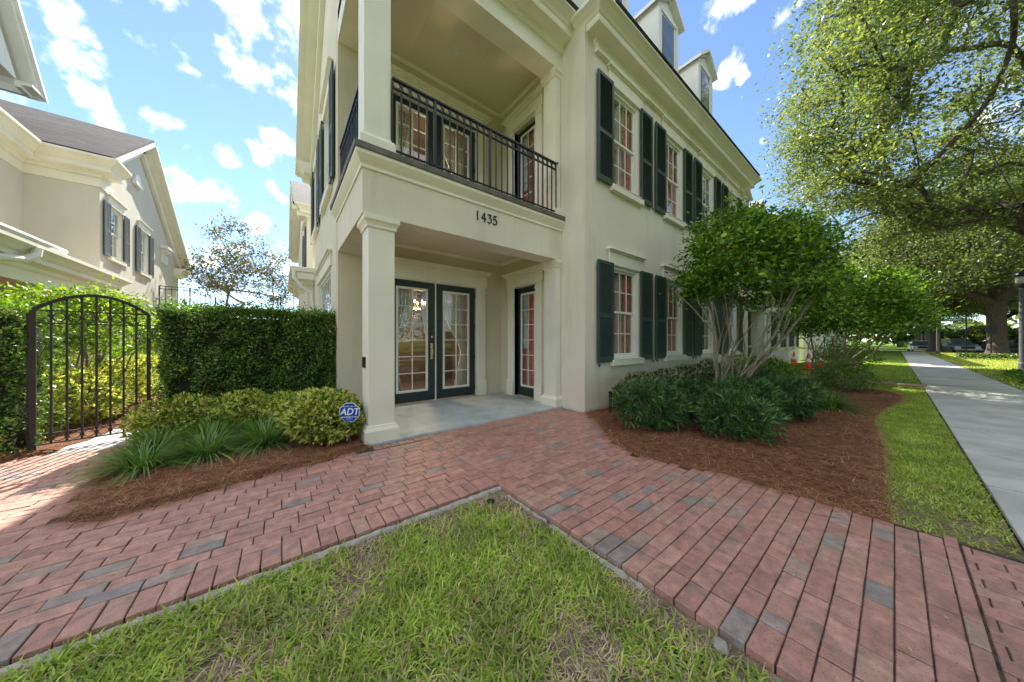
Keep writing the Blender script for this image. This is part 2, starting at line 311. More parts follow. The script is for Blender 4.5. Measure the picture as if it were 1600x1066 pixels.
M['curb'] = surf('rough_curb_concrete', (.40, .375, .32), .95, .3, 14, .8, 50, dirt=.5)
M['soil'] = groundmat('lawn_soil_and_thatch', (.07, .052, .034), (.22, .18, .11), (.34, .29, .18), 9)
M['lawnfar'] = groundmat('far_lawn', (.07, .13, .02), (.12, .20, .03), (.17, .25, .05), 1.5)
M['straw_base'] = groundmat('pine_straw_bed_soil', (.06, .025, .015), (.16, .07, .035), (.24, .12, .06), 14)
M['asphalt'] = groundmat('asphalt', (.045, .045, .048), (.055, .055, .057), (.07, .07, .07), 8)
M['grass'] = leafmat('grass_blade', [(0, (.16, .25, .035)), (.35, (.32, .44, .06)), (.7, (.47, .57, .10)), (.86, (.60, .60, .20)), (1, (.36, .29, .14))], .35, .5, .3, 3)
M['thatch'] = leafmat('dry_thatch', [(0, (.42, .33, .21)), (.5, (.56, .46, .31)), (1, (.30, .21, .13))], .15, .8, .3, 4)
M['needle'] = leafmat('pine_needle', [(0, (.21, .08, .04)), (.4, (.36, .15, .07)), (.75, (.48, .26, .13)), (1, (.60, .43, .25))], .1, .7, .3, 5)
M['hedge'] = leafmat('hedge_leaf', [(0, (.055, .105, .03)), (.4, (.10, .19, .04)), (.75, (.16, .26, .05)), (.92, (.28, .37, .06)), (1, (.42, .32, .15))], .22, .35, .35, 4)
M['vari'] = leafmat('variegated_leaf', [(0, (.06, .15, .02)), (.3, (.16, .27, .04)), (.5, (.50, .50, .11)), (.75, (.68, .66, .20)), (1, (.75, .74, .38))], .35, .4, .15, 5)
M['liriope'] = leafmat('liriope_blade', [(0, (.05, .13, .025)), (.5, (.12, .25, .055)), (.9, (.24, .38, .11)), (1, (.42, .38, .10))], .3, .35, .2, 5)
M['podo'] = leafmat('podocarpus_leaf', [(0, (.02, .06, .022)), (.5, (.05, .13, .042)), (.85, (.11, .23, .055)), (1, (.22, .36, .07))], .2, .35, .35, 4)
M['lig'] = leafmat('ligustrum_leaf', [(0, (.03, .085, .014)), (.4, (.085, .20, .022)), (.75, (.17, .32, .035)), (1, (.36, .50, .06))], .35, .32, .4, 2.5)
M['lime'] = leafmat('lime_green_leaf', [(0, (.08, .18, .015)), (.5, (.18, .30, .02)), (1, (.34, .42, .05))], .45, .4, .25, 3)
M['oak'] = leafmat('live_oak_leaf', [(0, (.07, .095, .05)), (.4, (.125, .16, .075)), (.75, (.18, .225, .085)), (1, (.29, .33, .10))], .5, .36, .45, .8)
M['myrtle'] = leafmat('crepe_myrtle_leaf', [(0, (.08, .09, .03)), (.5, (.14, .14, .05)), (1, (.22, .16, .07))], .3, .5, .3, 1)
M['bark'] = barkmat('oak_bark', (.11, .085, .065))
M['bark2'] = barkmat('pale_shrub_bark', (.34, .28, .20))
M['roof'] = shingle('asphalt_shingle', (.045, .040, .040))
M['lhwall'] = surf('pale_stucco_left', (.60, .57, .485), .85, .05, .8, .25, 90, dirt=.15, spec=.2)
M['greyshut'] = surf('grey_shutter_paint', (.11, .12, .14), .5, .1, 5, .05)
M['darkglass'] = surf('dark_window_glass', (.10, .125, .15), .05, .3, 2, 0, spec=.9)
M['post'] = surf('lamp_post_paint', (.12, .12, .13), .5, .15, 6, .1)
M['lampglass'] = surf('frosted_lamp_glass', (.62, .62, .58), .3, .05, 5, 0)
M['signgreen'] = surf('street_sign_green', (.01, .20, .12), .4, .05)
M['signwhite'] = surf('sign_white', (.8, .8, .8), .4, .02, 3, 0)
M['signback'] = surf('dark_sign_back', (.02, .03, .04), .4, .1)
M['blue'] = surf('security_sign_blue', (.006, .075, .40), .7, .03, 3, 0, spec=.1)
M['orange'] = surf('cone_orange', (.85, .12, .02), .5, .05, 3, 0)
M['yellow'] = surf('yellow_tape', (.75, .62, .03), .5, .05, 3, 0)
M['rubber'] = surf('black_rubber', (.02, .02, .02), .8, .1)
M['carsilver'] = surf('silver_car_paint', (.42, .45, .48), .3, .02, 2, 0, metal=.5, coat=.8)
M['carwhite'] = surf('white_car_paint', (.75, .75, .74), .3, .02, 2, 0, coat=.8)
M['carred'] = surf('dark_red_car_paint', (.22, .02, .02), .3, .02, 2, 0, coat=.8)
M['cardark'] = surf('dark_car_paint', (.03, .035, .05), .3, .02, 2, 0, coat=.8)
M['headlamp'] = surf('headlamp_lens', (.75, .77, .78), .1, .02, 3, 0, spec=.8)
M['digit'] = surf('dark_bronze_number', (.02, .018, .014), .5, .1)
M['dryleaf'] = leafmat('fallen_leaf', [(0, (.50, .38, .22)), (.5, (.35, .16, .05)), (1, (.62, .55, .40))], .1, .7, .1)

# ---------------------------------------------------------------- foliage helpers
def norm(a): return a/np.maximum(1e-9, np.linalg.norm(a, axis=1, keepdims=True))
def leaves(name, P, size, mat, parent=None, up=.5, asp=.5, D=None, kind=None, fold=.18):
    n = len(P); D = norm(rng.normal(size=(n,3)) + np.array([0,0,up])*0) if D is None else norm(D)
    Nn = norm(rng.normal(size=(n,3)) + np.array([0,0,up*2])); Sd = norm(np.cross(D, Nn)); Nn = np.cross(Sd, D)
    s = (size*rng.uniform(.65, 1.3, n))[:, None]; w = s*asp*.5
    V = np.stack([P - D*s*.5, P + Sd*w + Nn*s*fold*.5 - D*s*.05, P + D*s*.5, P - Sd*w + Nn*s*fold*.5 - D*s*.05], 1).reshape(-1, 3)
    F = np.arange(4*n).reshape(n, 4)
    o = finish(name, V, F, mat, parent)
    if kind: o['kind'] = kind
    return o
def strips(name, P, D, L, Wd, bend, mat, parent=None, segs=2, kind=None, flat=False):
    n = len(P); D = norm(D); H = norm(np.stack([D[:,0], D[:,1], np.zeros(n)], 1) + rng.normal(size=(n,3))*[.02,.02,0])
    Sd = norm(np.cross(D, H + np.array([0,0,.001])) + 1e-6) if not flat else norm(np.cross(D, np.tile([0,0,1.], (n,1))))
    if not flat: Sd = np.stack([-H[:,1], H[:,0], np.zeros(n)], 1)
    L = np.broadcast_to(L, n)[:, None]; Wd = np.broadcast_to(Wd, n)[:, None]; bend = np.broadcast_to(bend, n)[:, None]
    rows = []
    for k in range(segs+1):
        t = k/segs; c = P + D*L*t + (H*.35 - np.array([0,0,1.]))*L*bend*t*t
        w = Wd*.5*(1 - .88*t**1.6); rows.append(np.stack([c - Sd*w, c + Sd*w], 1))
    V = np.stack(rows, 1).reshape(-1, 3); m = 2*(segs+1)
    base = np.arange(n)[:, None, None]*m; q = np.array([[2*k, 2*k+1, 2*k+3, 2*k+2] for k in range(segs)])[None]
    o = finish(name, V, (base+q).reshape(-1, 4), mat, parent)
    if kind: o['kind'] = kind
    return o
def inside(P, poly):
    x, y = P[:,0], P[:,1]; r = np.zeros(len(P), bool); n = len(poly); j = n-1
    for i in range(n):
        xi, yi = poly[i]; xj, yj = poly[j]
        c = ((yi > y) != (yj > y)) & (x < (xj-xi)*(y-yi)/((yj-yi) or 1e-9)+xi); r ^= c; j = i
    return r
def scatter(poly, n, dens=None):
    a = np.array(poly); lo, hi = a.min(0), a.max(0); out = []; tot = 0
    while tot < n:
        p = rng.uniform(lo, hi, (n, 2)); p = p[inside(p, poly)]
        if dens is not None: p = p[rng.uniform(size=len(p)) < dens(p)]
        out.append(p); tot += len(p)
    p = np.concatenate(out)[:n]; return p
def vnoise(p, f, seed=0):                                    # cheap smooth 2D noise 0..1
    r = np.random.default_rng(seed); s = np.zeros(len(p))
    for k in range(7):
        a = r.uniform(0, 6.28); ff = f*r.uniform(.6, 1.8); s += np.sin((p[:,0]*math.cos(a)+p[:,1]*math.sin(a))*ff + r.uniform(0, 6.28))
    return .5 + s/9
def lumpy(dirs, seed, amp=.18, f=3.2):
    r = np.random.default_rng(seed); s = np.zeros(len(dirs))
    for k in range(8):
        v = r.normal(size=3); v /= np.linalg.norm(v); s += np.sin(dirs @ v * f*r.uniform(.7, 2) + r.uniform(0, 6.28))
    return 1 + amp*s/3
def shrub(name, c, rx, ry, h, n, size, mat, label, cat='shrub', group=None, asp=.5, rosette=0, seed=1, bark=None, long=False, flat_top=0):
    root = empty(name, (c[0], c[1], 0), label, cat, group)
    d = norm(rng.normal(size=(n, 3))); d[:,2] = np.abs(d[:,2])*rng.choice([1, 1, -.55], n)
    rr = lumpy(d, seed)*rng.uniform(0, 1, n)**.22
    zc = h*.42
    tips = np.stack([c[0] + d[:,0]*rr*rx, c[1] + d[:,1]*rr*ry, zc + d[:,2]*rr*np.where(d[:,2] > 0, h-zc, zc*1.5)], 1)
    tips[:,2] = np.maximum(tips[:,2], .03)
    if rosette:
        k = rosette; P = np.repeat(tips, k, 0); dd = norm(np.repeat(d, k, 0)*.9 + np.array([0,0,.35]) + rng.normal(size=(len(P),3))*.75)
        P = P + dd*size*.5; leaves('foliage', P, size, mat, root, asp=asp, D=dd, up=.6)
    else:
        dd = d*.6 + rng.normal(size=(n,3))*.7; leaves('foliage', tips, size, mat, root, asp=asp, D=dd, up=.8)
    mb = MB()
    for i in range(9):
        a = 6.28*i/9+random.random(); t = random.uniform(.4, .85)
        mb.tube([(c[0]+.05*math.cos(a), c[1]+.05*math.sin(a), 0), (c[0]+rx*t*.4*math.cos(a), c[1]+ry*t*.4*math.sin(a), h*.35), (c[0]+rx*t*math.cos(a), c[1]+ry*t*math.sin(a), h*.8)], [.012, .009, .004], 5)
    mb.build('stem', bark or M['bark2'], root)
    return root
def tree(name, seeds, targets, radii, leafn, lsize, lmat, bmat, label, cat='tree', group=None, spread=.5, r0=.012, power=.5, asp=.5, jitter=.12, step=.5, maxr=9, loc=None, zflat=.55, up=.8, ex=.0):
    """seeds: list of polylines (trunks) ; targets: cluster centres ; branches grow to each target from the nearest node"""
    base = seeds[0][0]; root = empty(name, loc or (base[0], base[1], base[2]), label, cat, group)
    nodes, par = [], []
    for s in seeds:
        prev = -1
        if nodes and s[0][2] > .5: prev = int(np.argmin(np.linalg.norm(np.array(nodes)-np.array(s[0]), axis=1)))
        for i in range(len(s)-1):
            a, b = np.array(s[i], float), np.array(s[i+1], float); k = max(1, int(np.linalg.norm(b-a)/step))
            for j in range(0 if i == 0 else 1, k+1):
                nodes.append(a+(b-a)*j/k + (rng.normal(size=3)*jitter*.15 if 0 < j < k else 0)); par.append(prev); prev = len(nodes)-1
    top = np.mean([s[-1] for s in seeds], 0); order = np.argsort(np.linalg.norm(targets-top, axis=1)); tipid = []
    zmin = min(s[-1][2] for s in seeds)
    for t in order:
        T = targets[t]; A = np.array(nodes); d = np.linalg.norm(A-T, axis=1) + np.where(A[:,2] > T[2]+.1, 1.2*(A[:,2]-T[2]), 0) + np.where(A[:,2] < zmin*.9, 3*(zmin*.9-A[:,2]), 0)
        i = int(np.argmin(d)); a = A[i]; L = np.linalg.norm(T-a); k = max(1, int(L/step)); prev = i
        bow = rng.normal(size=3)*jitter*L; bow[2] += .10*L
        for j in range(1, k+1):
            u = j/k; nodes.append(a+(T-a)*u + bow*math.sin(math.pi*u)*(1 if k > 1 else 0) + rng.normal(size=3)*jitter*.1*step); par.append(prev); prev = len(nodes)-1
        tipid.append(prev)
    A = np.array(nodes); cnt = np.zeros(len(A)); 
    for i in tipid: cnt[i] += 1
    for i in range(len(A)-1, -1, -1):
        if par[i] >= 0: cnt[par[i]] += cnt[i]
    rad = np.minimum(r0*np.maximum(cnt, .6)**power, maxr)
    n = 7; idx = [i for i in range(len(A)) if par[i] >= 0]; p0 = A[[par[i] for i in idx]]; p1 = A[idx]; r1 = rad[idx]; rp = rad[[par[i] for i in idx]]; rp = np.minimum(rp, r1*1.25)
    d = norm(p1-p0); h = np.where(np.abs(d[:,2:3]) > .9, np.array([[1.,0,0]]), np.array([[0,0,1.]])); u = norm(np.cross(d, h)); w = np.cross(d, u)
    ang = np.arange(n)*2*np.pi/n; ca, sa = np.cos(ang)[None,:,None], np.sin(ang)[None,:,None]
    ringd = u[:,None,:]*ca + w[:,None,:]*sa
    V = np.concatenate([p0[:,None,:]+ringd*rp[:,None,None], (p1+d*r1[:,None]*.25)[:,None,:]+ringd*r1[:,None,None]], 1).reshape(-1, 3)
    b = np.arange(len(idx))[:,None,None]*2*n; q = np.array([[j, (j+1)%n, n+(j+1)%n, n+j] for j in range(n)])[None]
    finish('trunk', V, (b+q).reshape(-1, 4), bmat, root, smooth=True)
    tw = rng.integers(0, len(targets), leafn); off = rng.normal(size=(leafn, 3))*spread*np.array([1,1,zflat]); off *= (.6+.7*rng.uniform(size=(leafn,1)))
    P = targets[tw]*1.0 + off*np.asarray(radii)[tw][:,None]
    leaves('crown', P, lsize, lmat, root, up=up, asp=asp, D=norm(off)+rng.normal(size=(leafn,3))*.7)
    return root

# ================================================================ THE SETTING
def struct(name, mat, *a):
    o = MB().box(*a).build(name, mat); o['kind'] = 'structure'; return o
ground = struct('ground', M['lawnfar'], -900, -900, -.6, 900, 900, -.16)
road = struct('road', M['asphalt'], -300, -19.5, -.159, 300, -8, -.14)
struct('cross_street', M['asphalt'], 66, -7.9, -.159, 76, 60, -.136)
struct('kerb', M['curb'], -100, -8, -.158, 65.8, -7.82, .0)
struct('front_lawn', M['soil'], -14, -.35, -.155, 1.6, 2.27, -.038)
struct('verge', M['soil'], 3.56, -7.8, -.155, 65.6, -2.12, -.03)
struct('verge', M['lawnfar'], -60, -7.8, -.155, 3.5, -2.5, -.05)
struct('side_lawn', M['soil'], 3.56, -.51, -.155, 14.85, 3.5, -.03)
struct('side_lawn', M['lawnfar'], 15.75, -.51, -.155, 65.6, 3.6, -.03)
struct('far_lawn', M['lawnfar'], -300, -120, -.155, 300, -19.6, -.02)
struct('courtyard_lawn', M['soil'], -30, 6.9, -.155, 0.2, 60, -.05)

# concrete sidewalk, panel by panel
sw = struct('sidewalk', M['joint'], 3.6, -2.1, -.15, 65.8, -.52, -.03)
proto = None
for i in range(38):
    x = 3.62 + i*1.53
    if proto is None:
        proto = MB().box(x, -2.1, -.04, x+1.51, -.52, 0).build('slab', M['concrete'], sw, bevel=.008)
    else: inst('slab', proto, sw, (x+.7575, -1.31, -.04 + random.uniform(-.004, .004)))
cw = struct('courtyard_path', M['joint'], -2.2, 6.0, -.15, 0.1, 30, -.04)
for i, (y0, y1) in enumerate([(6.02, 7.2), (7.22, 8.7), (8.72, 10.2), (10.22, 11.7), (11.72, 13.2), (13.22, 14.7), (14.72, 16.2), (16.22, 17.7)]):
    MB().box(-2.15 + (0 if i == 0 else .25), y0, -.05, -.35 if i < 1 else .3, y1, 0.0).build('slab', M['concrete'], cw, bevel=.008)

# beds
LB = [(-1.05,3.6),(-1.25,3.75),(-1.33,4.3),(-1.42,4.9),(-1.52,5.6),(-1.5,6.5),(.85,6.5),(.87,4.02),(.33,3.87),(-.2,3.82),(-.65,3.68)]
RB = [(4.44,3.5),(4.2,3.1),(3.75,2.6),(3.45,2.25),(3.28,1.9),(3.36,1.45),(3.5,1.05),(3.52,.08),(4.4,.10),(6.0,.12),(7.0,.2),(8.0,.25),(9.3,.18),(11,-.08),(12.2,-.05),(12.9,.4),(13.6,1.2),(14,2.0),(14.2,3.5)]
LB2 = [(-6,6.0),(-2.35,6.05),(-2.05,6.6),(-1.95,8),(-1.9,12),(-1.9,16),(-3.4,16),(-6,16)]
LB3 = [(-7,5.55),(-3.4,5.75),(-2.6,5.95),(-2.15,6.1),(-2.2,6.6),(-7,6.6)]
def bed(name, poly, h):
    nx = 110; a = np.array(poly); lo, hi = a.min(0)-.15, a.max(0)+.15; ny = max(6, int(nx*(hi[1]-lo[1])/(hi[0]-lo[0])))
    xs, ys = np.linspace(lo[0], hi[0], nx), np.linspace(lo[1], hi[1], ny); X, Y = np.meshgrid(xs, ys); P = np.stack([X.ravel(), Y.ravel()], 1)
    dm = np.full(len(P), 9.)
    for i in range(len(poly)):
        p, q = np.array(poly[i]), np.array(poly[(i+1) % len(poly)]); t = np.clip(((P-p)@(q-p))/((q-p)@(q-p)), 0, 1); dm = np.minimum(dm, np.linalg.norm(P-(p+t[:,None]*(q-p)), axis=1))
    dm = np.where(inside(P, poly), dm, -dm)
    z = np.where(dm > 0, .002+h*np.clip(dm/.25, 0, 1)**.6 + .012*vnoise(P, 14, 3), .006 + dm*.55)
    F = []
    idx = np.arange(len(P)).reshape(ny, nx); q = np.stack([idx[:-1,:-1], idx[:-1,1:], idx[1:,1:], idx[1:,:-1]], -1).reshape(-1, 4)
    q = q[(dm[q] > -.14).all(1)]
    o = finish(name, np.stack([P[:,0], P[:,1], z], 1), q, M['straw_base'], smooth=True); o['kind'] = 'structure'
    return lambda p: np.interp(0, [0], [0]) + .02 + h*.8
bed('pine_straw_bed', LB, .05); bed('pine_straw_bed', RB, .045); bed('pine_straw_bed', LB2, .03); bed('pine_straw_bed', LB3, .03)

# ---------------------------------------------------------------- the brick path: every paver a brick
def outside(p, poly): return not inside(np.array([p]), poly)[0]
bricks = []                              # (x0, y0, x1, y1)
def course(y, x0, x1, off, ok, w=.1, l=.2):
    x = x0 - off
    while x < x1:
        a, b_ = max(x, x0), min(x+l, x1)
        if b_-a > .03 and ok((a+b_)/2, y+w/2): bricks.append((a, y, b_, y+w))
        x += l
def okL(x, y):
    if not (outside((x, y), LB) and outside((x, y), LB3)): return False
    return not (inside(np.array([(x, y)]), RB)[0])
for i in range(56):                      # soldier course along the lawn
    x = 1.6 - .1*(i+1); bricks.append((x, 2.27, x+.1, 2.47))
for j in range(36):                      # running bond west part
    y = 2.47 + .1*j
    if y > 6.0: break
    xe = 1.6 if y < 4.0 else -1.0
    course(y, -4.0, xe, (.1 if j % 2 else 0)+.05*(j % 3), okL)
for i in range(7): bricks.append((.9+.1*i, 3.97-.1+.03, 1.0+.1*i, 4.03+.0))
bricks = [b for b in bricks if not (b[3] > 3.95 and b[2] > .9 and b[3]-b[1] < .11 and b[0] < 1.6 and b[1] > 3.85)]
for j in range(43):                      # running bond east part and the arm to the sidewalk
    y = -.20 + .1*j
    if y > 4.04: break
    if y < 2.2:
        bricks.append((1.6, y, 1.8, y+.1)); course(y, 1.8, 3.52, (.1 if j % 2 else 0), okL)
    else: course(y, 1.6, 4.42, (.1 if j % 2 else 0), okL)
for i in range(26): bricks.append((1.0+.2*i-.6, -.26, 1.2+.2*i-.6, -.2)) if 1.2+.2*i-.6 <= 3.6 else None
for i in range(60):                      # sidewalk crossing: bricks laid the other way
    x = -2.4 + .1*i
    if x > 3.5: break
    y = -2.1 - (.1 if i % 2 else 0)
    while y < -.27:
        a, b_ = max(y, -2.1), min(y+.2, -.265)
        if b_-a > .03: bricks.append((x, a, x+.1, b_))
        y += .2
bp = MB().box(-4.05, 2.285, -.155, 4.43, 6.0, -.0075).box(1.615, -2.1, -.155, 3.55, 2.285, -.0076).box(-2.4, -2.1, -.155, 1.615, -.25, -.0077).build('brick_path', M['joint']); bp['kind'] = 'structure'
th = R(52.2); cT, sT = math.cos(th), math.sin(th)
def brick_verts(x0, y0, x1, y1, z, g=.0030, c=.0035, h=.075):
    x0 += g; y0 += g; x1 -= g; y1 -= g; v = []
    for k, zz in ((0, z-h), (0, z-c), (c, z)):
        v += [(x0+k, y0+k, zz), (x1-k, y0+k, zz), (x1-k, y1-k, zz), (x0+k, y1-k, zz)]
    return v
BF = [(0,1,5,4),(1,2,6,5),(2,3,7,6),(3,0,4,7),(4,5,9,8),(5,6,10,9),(6,7,11,10),(7,4,8,11),(8,9,10,11)]
def vis(b):
    x, y = (b[0]+b[2])/2, (b[1]+b[3])/2; z = x*cT+y*sT; l = x*sT-y*cT
    if z < .6: return 0
    px, py = 800+463.6*l/z, 533+463.6*1.33/z
    if not (-20 < px < 1620 and py < 1090): return 0
    return (b[2]-b[0])*(b[3]-b[1])/z**3
bricks.sort(key=vis, reverse=True)
meshes = {}
for b in bricks[:300]:
    lx, ly = round(b[2]-b[0], 3), round(b[3]-b[1], 3); key = (lx, ly)
    if key not in meshes:
        v = brick_verts(-lx/2, -ly/2, lx/2, ly/2, 0); me = bpy.data.meshes.new('brick'); me.from_pydata(v, [], BF); me.materials.append(M['brick']); meshes[key] = me
    o = bpy.data.objects.new('brick', meshes[key]); o.location = ((b[0]+b[2])/2, (b[1]+b[3])/2, random.uniform(-.003, .003))
    o.rotation_euler = (random.gauss(0, .006), random.gauss(0, .008), random.gauss(0, .008)); link(o, bp)
mb = MB()
for b in bricks[300:]:
    v = brick_verts(*b, 0); cx, cy = (b[0]+b[2])/2, (b[1]+b[3])/2; a = random.gauss(0, .007); dz = random.uniform(-.003, .003); tx, ty = random.gauss(0, .006), random.gauss(0, .006)
    mb.add([(cx+(p[0]-cx)-(p[1]-cy)*a, cy+(p[1]-cy)+(p[0]-cx)*a, p[2]+dz+(p[0]-cx)*tx+(p[1]-cy)*ty) for p in v], BF)
o = mb.build('brick', M['brick'], bp); o['kind'] = 'stuff'
# second brick walk further along the street
bp2 = struct('brick_walk', M['joint'], 14.86, -.51, -.155, 15.74, 9, -.02); mb = MB()
for i in range(48):
    for k in range(9): mb.add(brick_verts(14.87+.096*k, -.5+.2*i-(.1 if k % 2 else 0), 14.966+.096*k, -.3+.2*i-(.1 if k % 2 else 0), .0), BF)
o = mb.build('brick', M['brick'], bp2); o['kind'] = 'stuff'

# broken concrete edging between pavers and lawn
eb = MB().box(-3, 2.2, -.155, 1.59, 2.262, -.045).build('edging', M['joint']); eb['kind'] = 'structure'
def rock(name, c, rx, ry, rz, mat, parent, seed, rot=0):
    r = random.Random(seed); n, m = 10, 6; v = []; 
    for i in range(m+1):
        ph = -math.pi/2+math.pi*i/m
        for j in range(n):
            a = 2*math.pi*j/n; k = 1+r.uniform(-.13, .13); x = math.copysign(abs(math.cos(a))**.5, math.cos(a))*math.cos(ph)**.4*rx*k if abs(math.cos(ph)) > 1e-6 else 0; y = math.copysign(abs(math.sin(a))**.5, math.sin(a))*math.cos(ph)**.4*ry*k if abs(math.cos(ph)) > 1e-6 else 0
            v.append((c[0]+x*math.cos(rot)-y*math.sin(rot), c[1]+x*math.sin(rot)+y*math.cos(rot), c[2]+math.sin(ph)*rz))
    f = [(i*n+j, i*n+(j+1)%n, (i+1)*n+(j+1)%n, (i+1)*n+j) for i in range(m) for j in range(n)]
    return finish(name, v, f, mat, parent, smooth=True)
def block(x0, y0, x1, y1, z0, z1, seed):
    r = random.Random(seed); L = max(x1-x0, y1-y0); n = max(3, int(L/.035)); alongx = (x1-x0) > (y1-y0); v = []
    for i in range(n+1):
        t = i/n; e = .006 if i in (0, n) else 0; w0, w1 = r.uniform(-.010, .010), r.uniform(-.003, .003); zz = z1+r.uniform(-.006, .004)-e
        if alongx: x = x0+(x1-x0)*t; v += [(x, y0+w0, z0), (x, y1, z0), (x, y1-.003+w1*.3, zz), (x, y0+w0+.012, zz+r.uniform(-.004, .002)), (x, y0+w0, zz-.012)]
        else: y = y0+(y1-y0)*t; v += [(x0+w0, y, z0), (x1, y, z0), (x1-.003, y, zz), (x0+w0+.012, y, zz+r.uniform(-.004, .002)), (x0+w0, y, zz-.012)]
    f = [(i*5+j, i*5+(j+1)%5, (i+1)*5+(j+1)%5, (i+1)*5+j) for i in range(n) for j in range(5)] + [(4,3,2,1,0), tuple(range(n*5, n*5+5))]
    return finish('curb_stone', v, f, M['curb'], eb)
x = -.95; k = 0
while x < 1.55:
    L_ = random.uniform(.5, .95); L_ = min(L_, 1.6-x); k += 1
    block(x+.003, 2.212, x+L_, 2.262, -.14, -.020, k); x += L_
y = 2.188
for L_ in (.62, .17, .26, .20, .10):
    y -= L_; k += 1; block(1.545+random.uniform(0, .014), y+.005, 1.593, y+L_-.004, -.14, -.024+random.uniform(-.01, 0), k)
o = rock('stone', (1.53, .47, -.02), (.031), .026, .022, M['curb'], None, 77, .5); tag(o, 'rough pale stone lying at the lawn edge against the brick pavers', 'stone')
sp = MB().lathe([(.0,-.05),(.03,-.05),(.032,-.012),(.026,-.006),(.012,-.006),(.011,.002),(0,.002)], (1.40, 2.10, -.012), 14).build('sprinkler_head', M['rubber'])
tag(sp, 'small round sprinkler head in the bare corner of the front lawn', 'sprinkler head')

# ================================================================ THE TOWNHOUSE
class LBm(MB):
    """boxes given as (u, outward, z), mapped to the wall they sit on"""
    def __init__(s, T): super().__init__(); s.T = T
    def lb(s, u0, d0, z0, u1, d1, z1):
        a, b = s.T(u0, d0, z0), s.T(u1, d1, z1); return s.box(*a, *b)
def Tfront(Y): return lambda u, d, z: (u, Y-d, z)
def Tleft(X): return lambda u, d, z: (X-d, u, z)        # face looks towards -X, u = y
def Tright(X): return lambda u, d, z: (X+d, u, z)       # face looks towards +X, u = y
def panes(T, parent, u0, u1, z0, z1, cols, rows, d, mun, g, glass='glass'):
    m = LBm(T); du, dz = (u1-u0)/cols, (z1-z0)/rows
    for i in range(1, cols): m.lb(u0+du*i-mun/2, d-.012, z0, u0+du*i+mun/2, d+.012, z1)
    for j in range(1, rows): m.lb(u0, d-.0115, z0+dz*j-mun/2, u1, d+.0115, z0+dz*j+mun/2)
    for i in range(cols):
        for j in range(rows):
            LBm(T).lb(u0+du*i+(mun/2 if i else 0), d-.002, z0+dz*j+(mun/2 if j else 0), u0+du*(i+1)-(mun/2 if i < cols-1 else 0), d+.002, z0+dz*(j+1)-(mun/2 if j < rows-1 else 0)).build('pane', M[glass], parent)
    return m
def window(T, parent, u0, u1, z0, z1, cols=3, rows=2, head=True, mat='white', sash=.05, glass='glass'):
    m = LBm(T); D = -.14; j = .05
    m.lb(u0, D, z0, u0+j, -.02, z1); m.lb(u1-j, D, z0, u1, -.02, z1); m.lb(u0+j, D, z1-j, u1-j, -.021, z1); m.lb(u0+j, D, z0, u1-j, -.019, z0+j)
    zm = (z0+z1)/2; a, b = u0+j, u1-j
    for (q0, q1, dd) in ((zm, z1-j, -.08), (z0+j, zm+.04, -.11)):
        m.lb(a, dd-.015, q0, a+sash, dd+.015, q1); m.lb(b-sash, dd-.015, q0, b, dd+.015, q1); m.lb(a+sash, dd-.0145, q0, b-sash, dd+.0145, q0+sash*.9); m.lb(a+sash, dd-.0145, q1-sash*.9, b-sash, dd+.0145, q1)
    w = m.build('window', M[mat], parent)
    for (q0, q1, dd) in ((zm, z1-j, -.08), (z0+j, zm+.04, -.11)):
        panes(T, w, a+sash, b-sash, q0+sash*.9, q1-sash*.9, cols, rows, dd, .02, 0, glass).build('muntin', M[mat], w)
    LBm(T).lb(u0-.12, 0, z0-.14, u1+.12, .09, z0-.02).lb(u0, -.02, z0-.02, u1, .10, z0).build('sill', M['trim'], w, bevel=.008)
    if head:
        h = LBm(T); h.lb(u0-.16, 0, z1+.02, u1+.16, .035, z1+.27); h.lb(u0-.19, 0, z1+.27, u1+.19, .06, z1+.30); h.lb(u0-.23, 0, z1+.30, u1+.23, .10, z1+.335)
        h.build('header', M['trim'], w, bevel=.006)
    return w
def shutter(T, parent, u0, u1, z0, z1, mat='shut', rot=0):
    m = LBm(T); st = .055; d0, d1 = .03, .065
    m.lb(u0, d0, z0, u0+st, d1, z1); m.lb(u1-st, d0, z0, u1, d1, z1); m.lb(u0+st, d0, z0, u1-st, d1-.001, z0+.11); m.lb(u0+st, d0, z1-.07, u1-st, d1-.001, z1)
    zm = z0+(z1-z0)*.46; m.lb(u0+st, d0, zm-.04, u1-st, d1-.001, zm+.04); m.lb(u0+st*.9, .025, z0+.1, u1-st*.9, .031, z1-.06)
    s_ = m.build('shutter', M[mat], parent, bevel=.004)
    v = LBm(T)
    for (a, b) in ((z0+.11, zm-.04), (zm+.04, z1-.07)):
        n = int((b-a)/.034)
        for i in range(n):
            z = a+(b-a)*(i+.5)/n; P = [T(u0+st, .044, z+.016), T(u1-st, .044, z+.016), T(u1-st, .064, z-.014), T(u0+st, .064, z-.014)]; Q = [T(u0+st, .040, z+.010), T(u1-st, .040, z+.010), T(u1-st, .060, z-.020), T(u0+st, .060, z-.020)]
            v.add(P+Q, [(0,1,2,3),(7,6,5,4),(2,6,7,3),(0,4,5,1)])
    lv = v.build('louvers', M[mat], s_); lv['kind'] = 'stuff'
    return s_
def dog(T, parent, u, z):
    p = [T(u, .02, z), T(u, .075, z-.005), T(u-.015, .085, z-.03), T(u-.04, .085, z-.05), T(u-.06, .085, z-.03), T(u-.05, .085, z-.012)]
    MB().tube(p, .009, 6).build('shutter_hook', M['iron'], parent)
